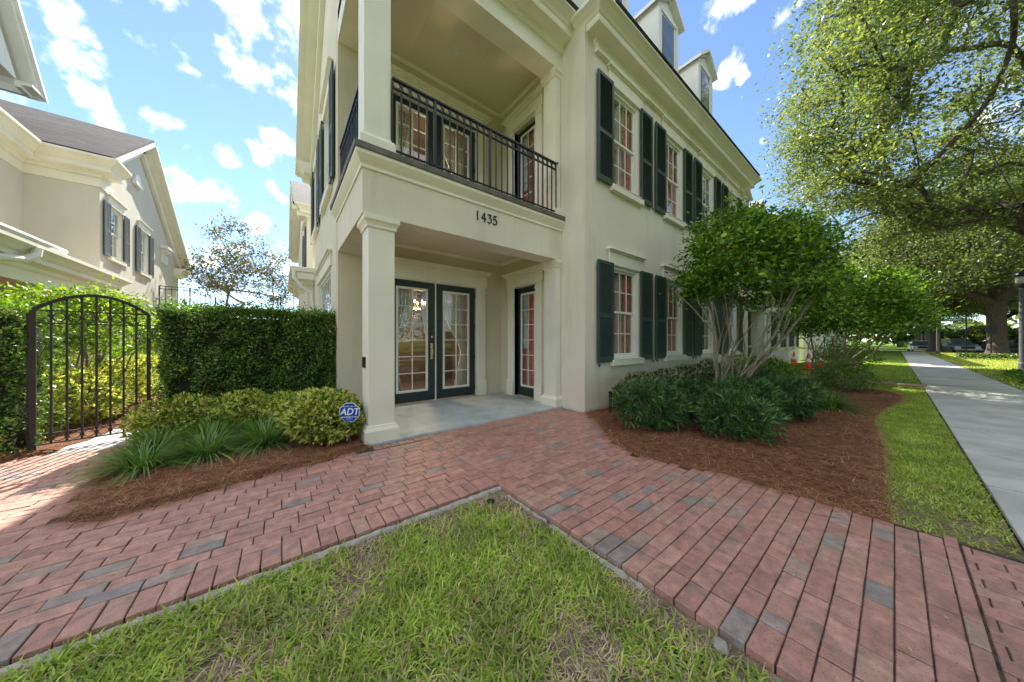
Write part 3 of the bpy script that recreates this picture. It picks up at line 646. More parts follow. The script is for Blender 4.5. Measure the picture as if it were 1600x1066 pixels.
def frdoor(T, parent, u0, u1, z0, z1, cols=2, rows=6, dd=-.06, st=.17, hinge=1, handle=None, bot=.22, top=.15):
    m = LBm(T); m.lb(u0, dd-.045, z0, u0+st, dd, z1).lb(u1-st, dd-.045, z0, u1, dd, z1).lb(u0+st, dd-.044, z0, u1-st, dd-.001, z0+bot).lb(u0+st, dd-.044, z1-top, u1-st, dd-.001, z1)
    d = m.build('door', M['green'], parent, bevel=.004)
    a, b, q0, q1 = u0+st, u1-st, z0+bot, z1-top; f = .035
    g = LBm(T); g.lb(a-.012, dd-.02, q0-.012, a+f, dd+.012, q1+.012).lb(b-f, dd-.02, q0-.012, b+.012, dd+.012, q1+.012).lb(a+f, dd-.019, q0-.012, b-f, dd+.0115, q0+f).lb(a+f, dd-.019, q1-f, b-f, dd+.0115, q1+.012)
    g.build('glazing_frame', M['white'], d, bevel=.004)
    panes(T, d, a+f, b-f, q0+f, q1-f, cols, rows, dd-.01, .018, 0).build('muntin', M['white'], d)
    for k in range(4):
        z = z0+.18+(z1-z0-.36)*k/3; uu = u1+.004 if hinge > 0 else u0-.004
        LBm(T).lb(uu-.012, dd-.01, z-.05, uu+.012, dd+.016, z+.05).build('hinge', M['iron'], d)
    return d
def casing(T, parent, u0, u1, z0, z1, w=.2, hh=.36, name='door_casing'):
    for a, b in ((u0-w-.02, u0-.02), (u1+.02, u1+w+.02)):
        m = LBm(T); m.lb(a, 0, z0, b, .045, z1+.02); m.lb(a-.015, 0, z0, b+.015, .07, z0+.36); m.lb(a-.012, 0, z1-.12, b+.012, .06, z1-.07); m.lb(a+.03, .045, z0+.4, b-.03, .052, z1-.16)
        m.build(name, M['trim'], parent, bevel=.006)
    h = LBm(T); e = w+.06; h.lb(u0-e, 0, z1+.02, u1+e, .06, z1+hh-.10); h.lb(u0-e-.03, 0, z1+hh-.10, u1+e+.03, .09, z1+hh-.07); h.lb(u0-e-.06, 0, z1+hh-.07, u1+e+.06, .12, z1+hh-.035); h.lb(u0-e-.09, 0, z1+hh-.035, u1+e+.09, .15, z1+hh)
    h.build('door_header', M['trim'], parent, bevel=.006)
    fr = LBm(T); fr.lb(u0-.02, -.13, z0, u0, .02, z1).lb(u1, -.13, z0, u1+.02, .02, z1).lb(u0-.02, -.13, z1, u1+.02, .02, z1+.02); fr.build('door_frame', M['white'], parent)

H = empty('townhouse', (4.4, 3.5, 0), 'cream stucco corner townhouse with a two-storey columned porch, dark green shutters and dormers', 'house')
DH = [(1.68, 3.70, .03, 2.6), (1.68, 3.70, 3.8, 6.38)]
# walls
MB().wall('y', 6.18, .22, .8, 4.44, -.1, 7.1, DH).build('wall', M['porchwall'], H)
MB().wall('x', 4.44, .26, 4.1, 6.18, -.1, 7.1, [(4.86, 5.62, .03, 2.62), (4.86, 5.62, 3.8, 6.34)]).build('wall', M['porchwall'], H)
MB().box(4.44, 3.52, -.1, 4.72, 4.099, 8.4).build('party_wall', M['wall'], H)
WX = [(5.34+2.24*i, 6.3+2.24*i) for i in range(4)]
holes = [(a, b, .97, 2.86) for a, b in WX] + [(a, b, 4.5, 6.5) for a, b in WX]
MB().wall('y', 3.52, .25, 4.72, 13.8, -.1, 7.35, holes).build('wall', M['wall'], H)
WL = [(6.98, 8.32), (9.72, 11.0)]
gab = [(4.12, 7.1), (4.12, 7.25), (7.25, 9.95), (10.6, 7.0), (10.6, 7.1)]
hl = [(a, b, 4.5, 6.55) for a, b in WL] + [(7.15, 9.7, .75, 2.85)]
MB().wall('x', .8, .22, 6.401, 11.6, -.1, 7.1, hl).build('wall', M['wall'], H)
MB().wall('y', 11.35, .25, 1.02, 13.8, -.1, 7.0).wall('x', 13.55, .25, 3.77, 11.35, -.1, 7.0).build('wall', M['wall'], H)
MB().prism([(4.4, 7.101), (11.5, 7.101), (7.4, 10.4)], 'x', .8, 1.0).build('gable_wall', M['wall'], H)
MB().prism([(3.9, 7.2), (11.3, 7.0), (7.4, 10.6)], 'x', 13.6, 13.8).build('gable_wall', M['wall'], H)
# porch floors, beams, ceilings
MB().box(.82, 4.06, -.1, 4.439, 6.179, .03).build('porch_floor', M['porchfloor'], H, bevel=.008)
bm = MB(); bm.box(.8, 4.1, 2.95, 4.439, 4.48, 3.6).box(.8, 4.48, 2.95, 1.2, 6.179, 3.6); bm.build('beam', M['wall'], H)
MB().box(1.2, 4.481, 3.30, 4.439, 6.178, 3.34).build('ceiling', M['ceil'], H)
cm = MB(); cm.sweep([(0, 3.30), (0, 3.24), (.02, 3.24), (.05, 3.285), (.05, 3.30)], [(1.2, 6.17), (1.2, 4.485)][::-1]); cm.sweep([(0,3.3),(0,3.24),(.02,3.24),(.05,3.285),(.05,3.3)], [(1.2, 6.178), (4.438, 6.178), (4.438, 4.49)])
cm.build('crown_moulding', M['trim'], H)
MB().sweep([(0, 3.52), (.02, 3.52), (.02, 3.56), (.05, 3.60), (.09, 3.66), (.09, 3.705), (0, 3.705)], [(.8, 6.3), (.8, 4.1), (4.439, 4.1)]).build('ledge_moulding', M['trim'], H)
MB().box(.69, 3.99, 3.706, 4.437, 4.6, 3.79).box(.69, 4.6, 3.706, 1.2, 6.3, 3.79).build('stone_ledge', M['stone'], H, bevel=.01)
MB().box(1.2, 4.6, 3.6, 4.438, 6.178, 3.80).build('balcony_floor', M['stone'], H)
MB().box(.8, 4.101, 3.6, 4.438, 4.6, 3.705).box(.8,4.6,3.6,1.2,6.178,3.705).build('ledge_core', M['trim'], H)
# columns
def column(x0, x1, y0, y1, z0, z1, parent, cap=True):
    m = MB(); m.box(x0, y0, z0, x1, y1, z1)
    path = [(x0, y1), (x0, y0), (x1, y0), (x1, y1), (x0, y1)]
    def ringp(prof):
        cx, cy = (x0+x1)/2, (y0+y1)/2; hx, hy = (x1-x0)/2, (y1-y0)/2; k = len(prof)
        vs = [(cx+sx*(hx+o), cy+sy*(hy+o), z) for o, z in prof for sx, sy in ((-1,-1),(1,-1),(1,1),(-1,1))]
        fs = [(i*4+j, i*4+(j+1)%4, (i+1)*4+(j+1)%4, (i+1)*4+j) for i in range(k-1) for j in range(4)] + [(3,2,1,0), tuple(range((k-1)*4, k*4))]
        return vs, fs
    c = m.build('column', M['trim'], parent, bevel=.006)
    v, f = ringp([(.05, z0), (.05, z0+.14), (.045, z0+.15), (.025, z0+.18), (.02, z0+.20), (.004, z0+.205)]); MB().add(v, f).build('base', M['trim'], c)
    v, f = ringp([(.004, z1-.21), (.015, z1-.20), (.015, z1-.18), (.005, z1-.175)]); 
    v, f = ringp([(.004, z1-.16), (.02, z1-.15), (.02, z1-.12), (.035, z1-.09), (.05, z1-.07), (.055, z1-.065), (.055, z1-.001)]); MB().add(v, f).build('capital', M['trim'], c)
    return c
column(.87, 1.20, 4.12, 4.46, .03, 2.95, H); column(4.30, 4.437, 4.12, 4.46, .03, 2.95, H)
column(.82, 1.15, 4.12, 4.46, 3.79, 6.75, H); column(4.29, 4.437, 4.13, 4.46, 3.79, 6.75, H)
# upper beam, ceiling, cornices
MB().box(.8, 4.1, 6.75, 4.438, 4.48, 7.3).box(.8, 4.48, 6.75, 1.2, 6.179, 7.3).build('beam', M['trim'], H)
MB().box(1.2, 4.48, 7.08, 4.438, 6.179, 7.12).build('ceiling', M['ceil'], H)
sm = MB()
for x in (2.05, 3.25): sm.box(x-.004, 4.49, 7.072, x+.004, 6.17, 7.08)
sm.sweep([(0,7.08),(0,7.02),(.02,7.02),(.05,7.065),(.05,7.08)], [(1.2, 6.178), (4.438, 6.178), (4.438, 4.49)])
sm.build('crown_moulding', M['trim'], H)
CP = [(0, -.05), (.03, -.05), (.06, .0), (.07, .06), (.27, .075), (.28, .10), (.28, .19), (.30, .20), (.33, .24), (.40, .30), (.46, .34), (.46, .40), (0, .40)]
MB().sweep([(o, z+7.12) for o, z in CP], [(4.438, 4.1), (.82, 4.1)][::-1]).build('cornice', M['trim'], H)
MB().sweep([(o, z+7.02) for o, z in CP], [(4.76, 3.75), (4.76, 3.515), (13.82, 3.515), (13.82, 3.75)]).build('cornice', M['trim'], H)
MB().box(4.74, 3.455, 6.86, 13.72, 3.519, 7.12).box(4.74, 3.44, 6.86, 13.72, 3.455, 6.90).build('frieze', M['trim'], H)
# roofs (real thickness)
def slab(a, b, c_, d, t, name, mat, parent):
    n = (Vector(b)-Vector(a)).cross(Vector(d)-Vector(a)).normalized()*t
    if n.z > 0: n = -n
    p = [Vector(q) for q in (a, b, c_, d)]; return MB().add(p+[q+n for q in p], [(0,1,2,3),(7,6,5,4),(0,4,5,1),(1,5,6,2),(2,6,7,3),(3,7,4,0)]).build(name, mat, parent)
slab((.36, 3.6, 7.53), (4.5, 3.6, 7.53), (4.5, 7.4, 10.75), (.36, 7.4, 10.75), .08, 'roof', M['roof'], H)
slab((4.7, 3.02, 7.43), (13.9, 3.02, 7.43), (13.9, 7.4, 11.2), (4.7, 7.4, 11.2), .08, 'roof', M['roof'], H)
slab((.36, 11.9, 6.85), (.36, 7.4, 10.75), (13.9, 7.4, 10.75), (13.9, 11.9, 6.85), .08, 'roof', M['roof'], H)
# gable rake on the west side, with its returns
rk = MB()
def rakebar(a, b, x0, x1, t):
    dy, dz = b[0]-a[0], b[1]-a[1]; L = math.hypot(dy, dz); n = (-dz/L*t, dy/L*t)
    if n[1] > 0: n = (-n[0], -n[1])
    rk.prism([a, b, (b[0]+n[0], b[1]+n[1]), (a[0]+n[0], a[1]+n[1])], 'x', x0, x1)
for a, b in (((3.62, 7.40), (7.4, 10.66)), ((11.9, 6.76), (7.4, 10.66))):
    rakebar(a, b, .34, .799, .12); rakebar(a, b, .38, .60, .20); rakebar(a, b, .50, .799, .30); rakebar(a, b, .7, .798, .62)
rk.build('rake_moulding', M['trim'], H)
MB().sweep([(o, z+6.45) for o, z in CP], [(.8, 11.9), (.8, 11.1)]).build('cornice_return', M['trim'], H)
MB().sweep([(o, z+7.12) for o, z in CP], [(.8, 4.9), (.8, 4.101)]).build('cornice_return', M['trim'], H)
# interior blockers: floors, rooms
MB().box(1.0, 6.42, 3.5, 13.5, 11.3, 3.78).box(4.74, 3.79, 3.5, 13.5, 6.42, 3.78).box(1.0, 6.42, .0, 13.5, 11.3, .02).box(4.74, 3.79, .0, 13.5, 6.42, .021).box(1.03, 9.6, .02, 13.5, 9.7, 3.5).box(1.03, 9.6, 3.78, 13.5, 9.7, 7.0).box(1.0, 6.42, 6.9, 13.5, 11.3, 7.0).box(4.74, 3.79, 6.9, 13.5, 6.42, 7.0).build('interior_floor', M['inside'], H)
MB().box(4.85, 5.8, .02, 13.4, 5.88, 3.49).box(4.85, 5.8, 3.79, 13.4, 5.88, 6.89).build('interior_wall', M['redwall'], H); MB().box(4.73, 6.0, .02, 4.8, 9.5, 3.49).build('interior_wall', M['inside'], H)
# doors
for z0, z1 in ((.04, 2.6), (3.81, 6.37)):
    d1 = frdoor(Tfront(6.18), H, 1.68, 2.675, z0, z1, hinge=-1); d2 = frdoor(Tfront(6.18), H, 2.705, 3.70, z0, z1, hinge=1)
    LBm(Tfront(6.18)).lb(2.68, -.06, z0, 2.70, -.03, z1).build('astragal', M['white'], H)
    casing(Tfront(6.18), H, 1.68, 3.70, z0-.01, z1, .22, .40)
    if z0 < 1:
        T = Tfront(6.18); hb = LBm(T); hb.lb(2.575, -.06, .93, 2.625, -.05, 1.28); hb.build('handle_plate', M['brass'], d1, bevel=.004)
        MB().tube([T(2.6, -.05, 1.18), T(2.6, .0, 1.16), T(2.6, .01, 1.08), T(2.6, .0, 1.0), T(2.6, -.05, .97)], .011, 8).lathe([(.0,-.022),(.02,-.02),(.026,0),(.02,.02),(0,.022)], T(2.6, -.03, 1.24), 12).build('handle', M['brass'], d1)
        MB().lathe([(.0,-.022),(.02,-.02),(.024,0),(.02,.02),(0,.022)], T(2.6, -.03, 1.42), 12).build('deadbolt', M['brass'], d1)
    d3 = frdoor(Tleft(4.44), H, 4.86, 5.62, z0, z1, hinge=-1, st=.13, dd=-.10)
    casing(Tleft(4.44), H, 4.86, 5.62, z0-.01, z1, .2, .36)
    MB().lathe([(.0,-.03),(.02,-.028),(.03,0),(.02,.028),(0,.03)], (4.50, 5.55, z0+1.0), 12).build('handle', M['iron'], d3)
    MB().lathe([(.0,-.02),(.016,-.018),(.02,0),(.016,.018),(0,.02)], (4.50, 5.55, z0+1.15), 12).build('deadbolt', M['iron'], d3)
# windows and shutters of the street front
TF = Tfront(3.52)
for i, (a, b) in enumerate(WX):
    for z0, z1 in ((.97, 2.86), (4.5, 6.5)):
        window(TF, H, a, b, z0, z1)
        for u0, u1, s_ in ((a-.57, a-.06, -1), (b+.05, b+.55, 1)):
            sh = shutter(TF, H, u0, u1, z0-.06, z1+.04); dog(TF, sh, u0+.03 if s_ < 0 else u1-.0, z0-.08)
TW = Tleft(.8)
for i, (a, b) in enumerate(WL):
    window(TW, H, a, b, 4.5, 6.55)
    for u0, u1 in ((a-.52, a-.06), (b+.06, b+.55)):
        sh = shutter(TW, H, u0, u1, 4.44, 6.59); dog(TW, sh, u0+.03, 4.42)
window(TW, H, 7.15, 9.7, .75, 2.85, cols=6, rows=2)
# outlet boxes, vent, recessed lamps
tag(None or LBm(Tleft(.87)).lb(4.25, 0, .98, 4.33, .03, 1.12).build('outlet_box', M['iron'], H))
for z in (3.30, 7.08):
    x = 2.75; r = MB().lathe([(.055, -.004), (.085, -.012), (.09, 0), (.09, .004), (.05, .004)], (x, 5.3, z-.004), 20).build('recessed_lamp', M['white'], H)
    MB().lathe([(0, 0), (.05, 0), (.05, .003), (0, .003)], (x, 5.3, z-.006), 16).build('lens', M['lampglass'], r)
# balcony railing
rl = MB(); zt = 4.83
def railrun(a, b, n):
    ax, ay = a; bx, by = b; L = math.hypot(bx-ax, by-ay); dx, dy = (bx-ax)/L, (by-ay)/L
    rl.bar((ax, ay, zt), (bx, by, zt), .05, .025); rl.bar((ax, ay, zt-.12), (bx, by, zt-.12), .035, .016); rl.bar((ax, ay, 3.88), (bx, by, 3.88), .03, .016)
    return L, dx, dy, n
runs = [((1.16, 4.10), (4.28, 4.10), 26), ((.85, 4.46), (.85, 6.17), 14)]
for a, b, n in runs: railrun(a, b, n)
rl.tube([(4.28, 4.10, zt), (4.32, 4.10, zt+.01), (4.34, 4.10, zt+.04), (4.32, 4.10, zt+.05)], .012, 6)
RA = rl.build('balcony_railing', M['iron'], H)
pb = pr = None
for a, b, n in runs:
    L = math.hypot(b[0]-a[0], b[1]-a[1]); dx, dy = (b[0]-a[0])/L, (b[1]-a[1])/L; rz = math.atan2(dy, dx)
    for i in range(n+1):
        x, y = a[0]+dx*L*i/n, a[1]+dy*L*i/n; w = .04 if i % 8 == 5 and n > 20 else .02
        if w == .04: MB().box(x-.02, y-.015, 3.79, x+.02, y+.015, zt-.01).build('post', M['iron'], RA)
        elif pb is None: pb = MB().box(x-.009, y-.009, 3.79, x+.009, y+.009, zt-.01).build('baluster', M['iron'], RA)
        else: inst('baluster', pb, RA, (x, y, 3.79))
        if i < n:
            xm, ym = a[0]+dx*L*(i+.5)/n, a[1]+dy*L*(i+.5)/n
            if pr is None: pr = MB().ring((xm, ym, zt-.066), .046, .042, .010, 'x').build('ring', M['iron'], RA)
            else: inst('ring', pr, RA, (xm, ym, zt-.066-.047), rz)
# house number 1435
def strokes(pts, w): return [Vector((p[0], p[1])) for p in pts], w
DG = {'1': [[(0.05,1),(0.02,.5),(.06,0)]], '4': [[(.34,.98),(.02,.36),(.56,.36)],[(.36,.98),(.38,.5),(.36,.0)]],
      '3': [[(.05,.93),(.46,.97),(.22,.62),(.42,.56),(.5,.35),(.42,.12),(.2,.0),(.02,.08)]], '5': [[(.48,.98),(.14,.95),(.08,.58),(.3,.62),(.48,.48),(.5,.25),(.38,.06),(.18,.0),(.02,.08)]]}
x = 2.47
for ch, adv in (('1', .085), ('4', .115), ('3', .105), ('5', .1)):
    m = MB()
    for st in DG[ch]:
        P = [(x+p[0]*.15, 4.092, 3.27+p[1]*.145) for p in st]
        for i in range(len(P)-1): m.bar(P[i], P[i+1], .016, .016, up=(0,1,0))
        for p in P: m.lathe([(0,-.009),(.006,-.006),(.0095,0),(.006,.006),(0,.009)], p, 8)
    o = m.build('house_number', M['digit'], H); o['label'] = 'dark digit %s of the house number 1435' % ch; x += adv
# dormers
def dormer(x0, x1, yf, z0, ze, zp, parent):
    m = MB(); m.box(x0, yf, z0, x1, yf+.12, ze); m.prism([(x0, ze), (x1, ze), ((x0+x1)/2, zp-.1)], 'y', yf, yf+.12)
    m.box(x0, yf+.12, z0, x0+.1, yf+3, ze); m.box(x1-.1, yf+.12, z0, x1, yf+3, ze)
    d = m.build('dormer', M['white'], parent); xm = (x0+x1)/2; e = .14
    r = MB()
    for s_ in (-1, 1):
        xa = x0-e if s_ < 0 else x1+e; za = ze - e*(zp-ze)/(xm-x0)
        r.add([(xa, yf-.16, za), (xm, yf-.16, zp), (xm, yf+3.5, zp), (xa, yf+3.5, za), (xa, yf-.16, za+.1), (xm, yf-.16, zp+.12), (xm, yf+3.5, zp+.12), (xa, yf+3.5, za+.1)], [(0,1,2,3),(7,6,5,4),(0,4,5,1),(2,6,7,3),(0,3,7,4),(1,5,6,2)])
    r.build('roof', M['white'], d)
    t = MB(); t.box(x0, yf-.03, z0, x0+.16, yf, ze).box(x1-.16, yf-.03, z0, x1, yf, ze).box(x0+.16, yf-.03, ze-.14, x1-.16, yf-.001, ze)
    t.bar((x0-.05, yf-.03, ze-.02), (xm, yf-.03, zp-.07), .05, .08, up=(0,1,0)); t.bar((x1+.05, yf-.031, ze-.02), (xm, yf-.031, zp-.07), .05, .08, up=(0,1,0)); t.build('trim', M['white'], d)
    w = MB().box(x0+.28, yf-.02, z0+.2, x1-.28, yf-.005, ze-.22).build('window', M['darkglass'], d)
    return d
for x0 in (5.6, 8.38, 11.16): dormer(x0, x0+1.25, 4.1, 8.0, 10.95, 11.42, H)

# ---------------------------------------------------------------- curtains and lamps inside
def curtain(T, u0, u1, z0, z1, d, mat, label, tied=0, folds=7, amp=.03):
    nu, nz = 56, 22; v = []
    for j in range(nz+1):
        t = j/nz; z = z1+(z0-z1)*t
        if tied:
            g = 1-.80*math.exp(-((t-.62)/.28)**2)*1.0 if t < .62 else .2+.35*((t-.62)/.38)
        else: g = 1
        for i in range(nu+1):
            s_ = i/nu; w = (u1-u0)*g; u = (u0 + w*s_) if tied >= 0 else (u1 - w*(1-s_))
            v.append(T(u, d+amp*math.sin(s_*folds*2*math.pi+.6*t)+.012*math.sin(s_*17+t*5), z))
    f = [(j*(nu+1)+i, j*(nu+1)+i+1, (j+1)*(nu+1)+i+1, (j+1)*(nu+1)+i) for j in range(nz) for i in range(nu)]
    o = finish('curtain', v, f, mat, smooth=True); m = o.modifiers.new('thickness', 'SOLIDIFY'); m.thickness = .003
    return tag(o, label, 'curtain', None)
for z0, z1, w_ in ((.05, 2.55, 'ground-floor'), (3.82, 6.33, 'balcony')):
    curtain(Tfront(6.18), 1.80, 2.35, z0, z1, -.36, M['curtain'], 'white sheer curtain tied aside behind the left leaf of the %s double doors' % w_, 1, 7)
    curtain(Tfront(6.18), 2.95, 3.60, z0, z1, -.36, M['curtain'], 'white sheer curtain tied aside behind the right leaf of the %s double doors' % w_, -1, 7)
    curtain(Tleft(4.44), 5.36, 5.54, z0+1.1, z1, -.185, M['curtain'], 'white curtain strip behind the narrow side door on the %s level' % ('porch' if z0 < 1 else 'balcony'), 0, 4, .012)
    curtain(Tleft(4.44), 4.88, 5.6, z0, z1, -.225, M['redcurtain'], 'red drape behind the narrow side door on the %s level' % ('porch' if z0 < 1 else 'balcony'), 0, 4, .012)
nm = ['first', 'second', 'third', 'fourth']
for i, (a, b) in enumerate(WX):
    for z0, z1, fl in ((1.0, 2.82, 'lower'), (4.54, 6.46, 'upper')):
        if i < 2:
            curtain(TF, a+.05, a+.34, z0, z1, -.175, M['redcurtain'], 'red drape on the left side of the %s %s street window from the porch' % (nm[i], fl), 0, 3, .014)
            curtain(TF, b-.36, b-.02, z0, z1, -.175, M['redcurtain'], 'red drape on the right side of the %s %s street window from the porch' % (nm[i], fl), 0, 3, .014)
        curtain(TF, a+.26, b-.3, z0, z1, -.21, M['curtain'], 'white sheer curtain in the middle of the %s %s street window from the porch' % (nm[i], fl), 0, 6)
curtain(Tleft(.8), 7.2, 9.65, .8, 2.8, -.4, M['curtain'], 'white sheer curtain in the wide ground-floor window of the west wall', 0, 14)
for i, (a, b) in enumerate(WL): curtain(Tleft(.8), a+.05, b-.05, 4.55, 6.5, -.4, M['curtain'], 'white sheer curtain in the %s upper window of the west gable wall' % ('nearer', 'farther')[i], 0, 8)
M['bulb'] = emis('warm_bulb', (1, .62, .28), 14)
def chandelier(c, n, r, label, crystal=False):
    root = empty('chandelier', (c[0], c[1], c[2]), label, 'chandelier')
    MB().tube([(c[0], c[1], c[2]), (c[0], c[1], c[2]+.9)], .008, 6).lathe([(0,-.12),(.03,-.1),(.05,-.02),(.02,.06),(.03,.12),(0,.2)], c, 12).build('stem', M['brass'] if crystal else M['iron'], root)
    for i in range(n):
        a = 2*math.pi*i/n+.3; e = (c[0]+r*math.cos(a), c[1]+r*math.sin(a), c[2]+.05)
        MB().tube([(c[0], c[1], c[2]-.02), (c[0]+r*.5*math.cos(a), c[1]+r*.5*math.sin(a), c[2]-.10), (c[0]+r*.9*math.cos(a), c[1]+r*.9*math.sin(a), c[2]-.05), e], .008, 6).build('arm', M['brass'] if crystal else M['iron'], root)
        MB().lathe([(0,0),(.014,.005),(.017,.03),(.009,.06),(0,.075)], e, 10).build('bulb', M['bulb'], root)
        if crystal: MB().lathe([(0,-.09),(.012,-.05),(.003,-.02),(.014,-.01),(0,0)], (e[0], e[1], e[2]-.01), 6).build('drop', M['brass'], root)
    l = bpy.data.lights.new('chandelier_light', 'POINT'); l.energy = 30; l.color = (1, .68, .38); l.shadow_soft_size = .15
    lo = bpy.data.objects.new('chandelier_light', l); lo.location = (c[0], c[1], c[2]-.18); link(lo, root)
chandelier((2.75, 7.6, 2.25), 8, .24, 'lit brass candle chandelier behind the glass of the ground-floor double doors', True)
chandelier((2.45, 7.4, 5.55), 5, .26, 'lit dark iron chandelier behind the balcony double doors')

# ================================================================ REAR BUILDINGS BEYOND THE TOWNHOUSE
RB_ = empty('garage_house', (3, 16, 0), 'cream two-storey house behind the hedge, beyond the corner townhouse, with a gabled shingle roof', 'house')
MB().wall('y', 15.6, .2, .85, 6, -.1, 7.0).wall('x', .85, .2, 15.8, 24, -.1, 7.0, [(16.3, 17.2, 4.4, 6.3)]).build('wall', M['wall'], RB_)
MB().prism([(15.6, 7.0), (24.2, 7.0), (19.7, 9.4)], 'x', .86, 1.0).build('gable_wall', M['wall'], RB_)
slab((.36, 15.2, 7.1), (6, 15.2, 7.1), (6, 19.7, 9.9), (.36, 19.7, 9.9), .1, 'roof', M['roof'], RB_)
slab((.36, 24.6, 6.9), (.36, 19.7, 9.9), (6, 19.7, 9.9), (6, 24.6, 6.9), .1, 'roof', M['roof'], RB_)
MB().sweep([(o, z+6.7) for o, z in CP], [(.86, 16.4), (.86, 15.6), (6, 15.6)]).build('cornice', M['trim'], RB_)
rk = MB()
for a, b in (((15.3, 6.98), (19.7, 9.8)), ((24.5, 6.8), (19.7, 9.8))): rakebar(a, b, .34, .85, .14); rakebar(a, b, .5, .85, .36)
rk.build('rake_moulding', M['trim'], RB_)
window(Tleft(.85), RB_, 16.3, 17.2, 4.4, 6.3); shutter(Tleft(.85), RB_, 15.75, 16.2, 4.35, 6.35); shutter(Tleft(.85), RB_, 17.3, 17.75, 4.35, 6.35)
LR = empty('side_porch', (.6, 13, 0), 'low cream side porch with a curved downpipe, beside the hedge against the wall', 'porch')
MB().box(.18, 10.9, 3.42, .8, 15.5, 3.56).box(.22, 10.95, 3.36, .79, 15.5, 3.42).build('roof', M['trim'], LR, bevel=.01)
MB().sweep([(0, 3.1), (.05, 3.1), (.08, 3.16), (.2, 3.2), (.2, 3.36), (0, 3.36)], [(.55, 15.4), (.55, 11.1), (.79, 11.1)]).build('eave_beam', M['trim'], LR)
for y in (11.8, 12.6, 13.4, 14.2, 15.0): MB().prism([(.55, 3.36), (.22, 3.36), (.55, 3.05)], 'y', y-.05, y+.05).build('bracket', M['trim'], LR)
MB().tube([(.28, 10.86, 3.40), (.28, 10.84, 3.2), (.45, 10.85, 2.95), (.70, 10.88, 2.8), (.74, 10.9, 2.5), (.74, 10.9, .05)], .045, 10).build('downpipe', M['white'], LR)
MB().box(.62, 11.15, 0, .79, 11.35, 3.1).build('post', M['trim'], LR)

# ================================================================ THE HOUSE ON THE LEFT
LH = empty('neighbouring_house', (-6, 16, 0), 'pale stucco house on the left with shingle gable roof, grey shutters and low porch', 'house')
LW = [(16.58, 17.62), (19.32, 20.34)]
h2 = [(a, b, 4.25, 6.0) for a, b in LW] + [(a, b, 1.0, 2.75) for a, b in LW]
MB().wall('x', -4.9, .2, 15.9, 25.2, -.1, 6.75, h2).build('wall', M['lhwall'], LH)
MB().prism([(16.2, 6.75), (23.7, 6.75), (19.3, 9.4)], 'x', -4.9, -4.71).build('gable_wall', M['lhwall'], LH)
MB().wall('y', 15.9, .2, -6.1, -4.901, -.1, 7.0).wall('x', -6.3, .2, 9.5, 15.899, -.1, 7.0).wall('y', 9.3, .2, -12, -6.1, -.1, 7.0).build('wall', M['lhwall'], LH)
CL = [(o*1.15, z*1.25) for o, z in CP]
MB().sweep([(o, z+6.70) for o, z in CL], [(-6.1, 9.3), (-6.1, 15.9), (-4.7, 15.9), (-4.7, 16.5)]).build('cornice', M['trim'], LH)
MB().sweep([(0, 6.35), (.03, 6.35), (.04, 6.62), (0, 6.65)], [(-6.1, 9.3), (-6.1, 15.9), (-4.7, 15.9), (-4.7, 16.8)]).build('frieze', M['trim'], LH)
slab((-14, 15.4, 7.25), (-4.3, 15.4, 7.25), (-4.3, 19.3, 9.85), (-14, 19.3, 9.85), .1, 'roof', M['roof'], LH)
slab((-4.3, 25.9, 5.45), (-14, 25.9, 5.45), (-14, 19.3, 9.85), (-4.3, 19.3, 9.85), .1, 'roof', M['roof'], LH)
slab((-5.6, 9.0, 7.22), (-5.6, 15.6, 7.22), (-9, 15.6, 8.9), (-9, 9.0, 8.9), .08, 'roof', M['roof'], LH)
rk = MB()
for a, b in (((15.5, 7.22), (19.3, 9.76)), ((25.9, 5.36), (19.3, 9.76))): rakebar(a, b, -4.699, -4.24, .12); rakebar(a, b, -4.699, -4.42, .24); rakebar(a, b, -4.699, -4.58, .5)
rk.build('rake_moulding', M['trim'], LH)
MB().sweep([(o, z+4.95) for o, z in CP], [(-4.7, 24.3), (-4.7, 25.6)]).build('cornice_return', M['trim'], LH)
MB().box(-4.699, 22.0, 5.9, -4.45, 23.2, 6.02).box(-4.699, 22.1, 5.75, -4.52, 23.1, 5.9).box(-4.699, 22.15, 5.2, -4.66, 23.05, 5.75).build('louvred_vent', M['white'], LH)
for a, b in LW:
    for z0, z1 in ((4.25, 6.0), (1.0, 2.75)):
        window(Tright(-4.7), LH, a, b, z0, z1)
        for u0, u1 in ((a-.5, a-.06), (b+.06, b+.5)): shutter(Tright(-4.7), LH, u0, u1, z0-.05, z1+.03, mat='greyshut')
pv = [(18.9+.28*math.cos(t), 7.75+.34*math.sin(t)) for t in [math.pi*i/12 for i in range(13)]]
MB().prism(pv, 'x', -4.699, -4.62).box(-4.698, 18.52, 7.62, -4.58, 19.28, 7.75).build('arched_vent', M['white'], LH)
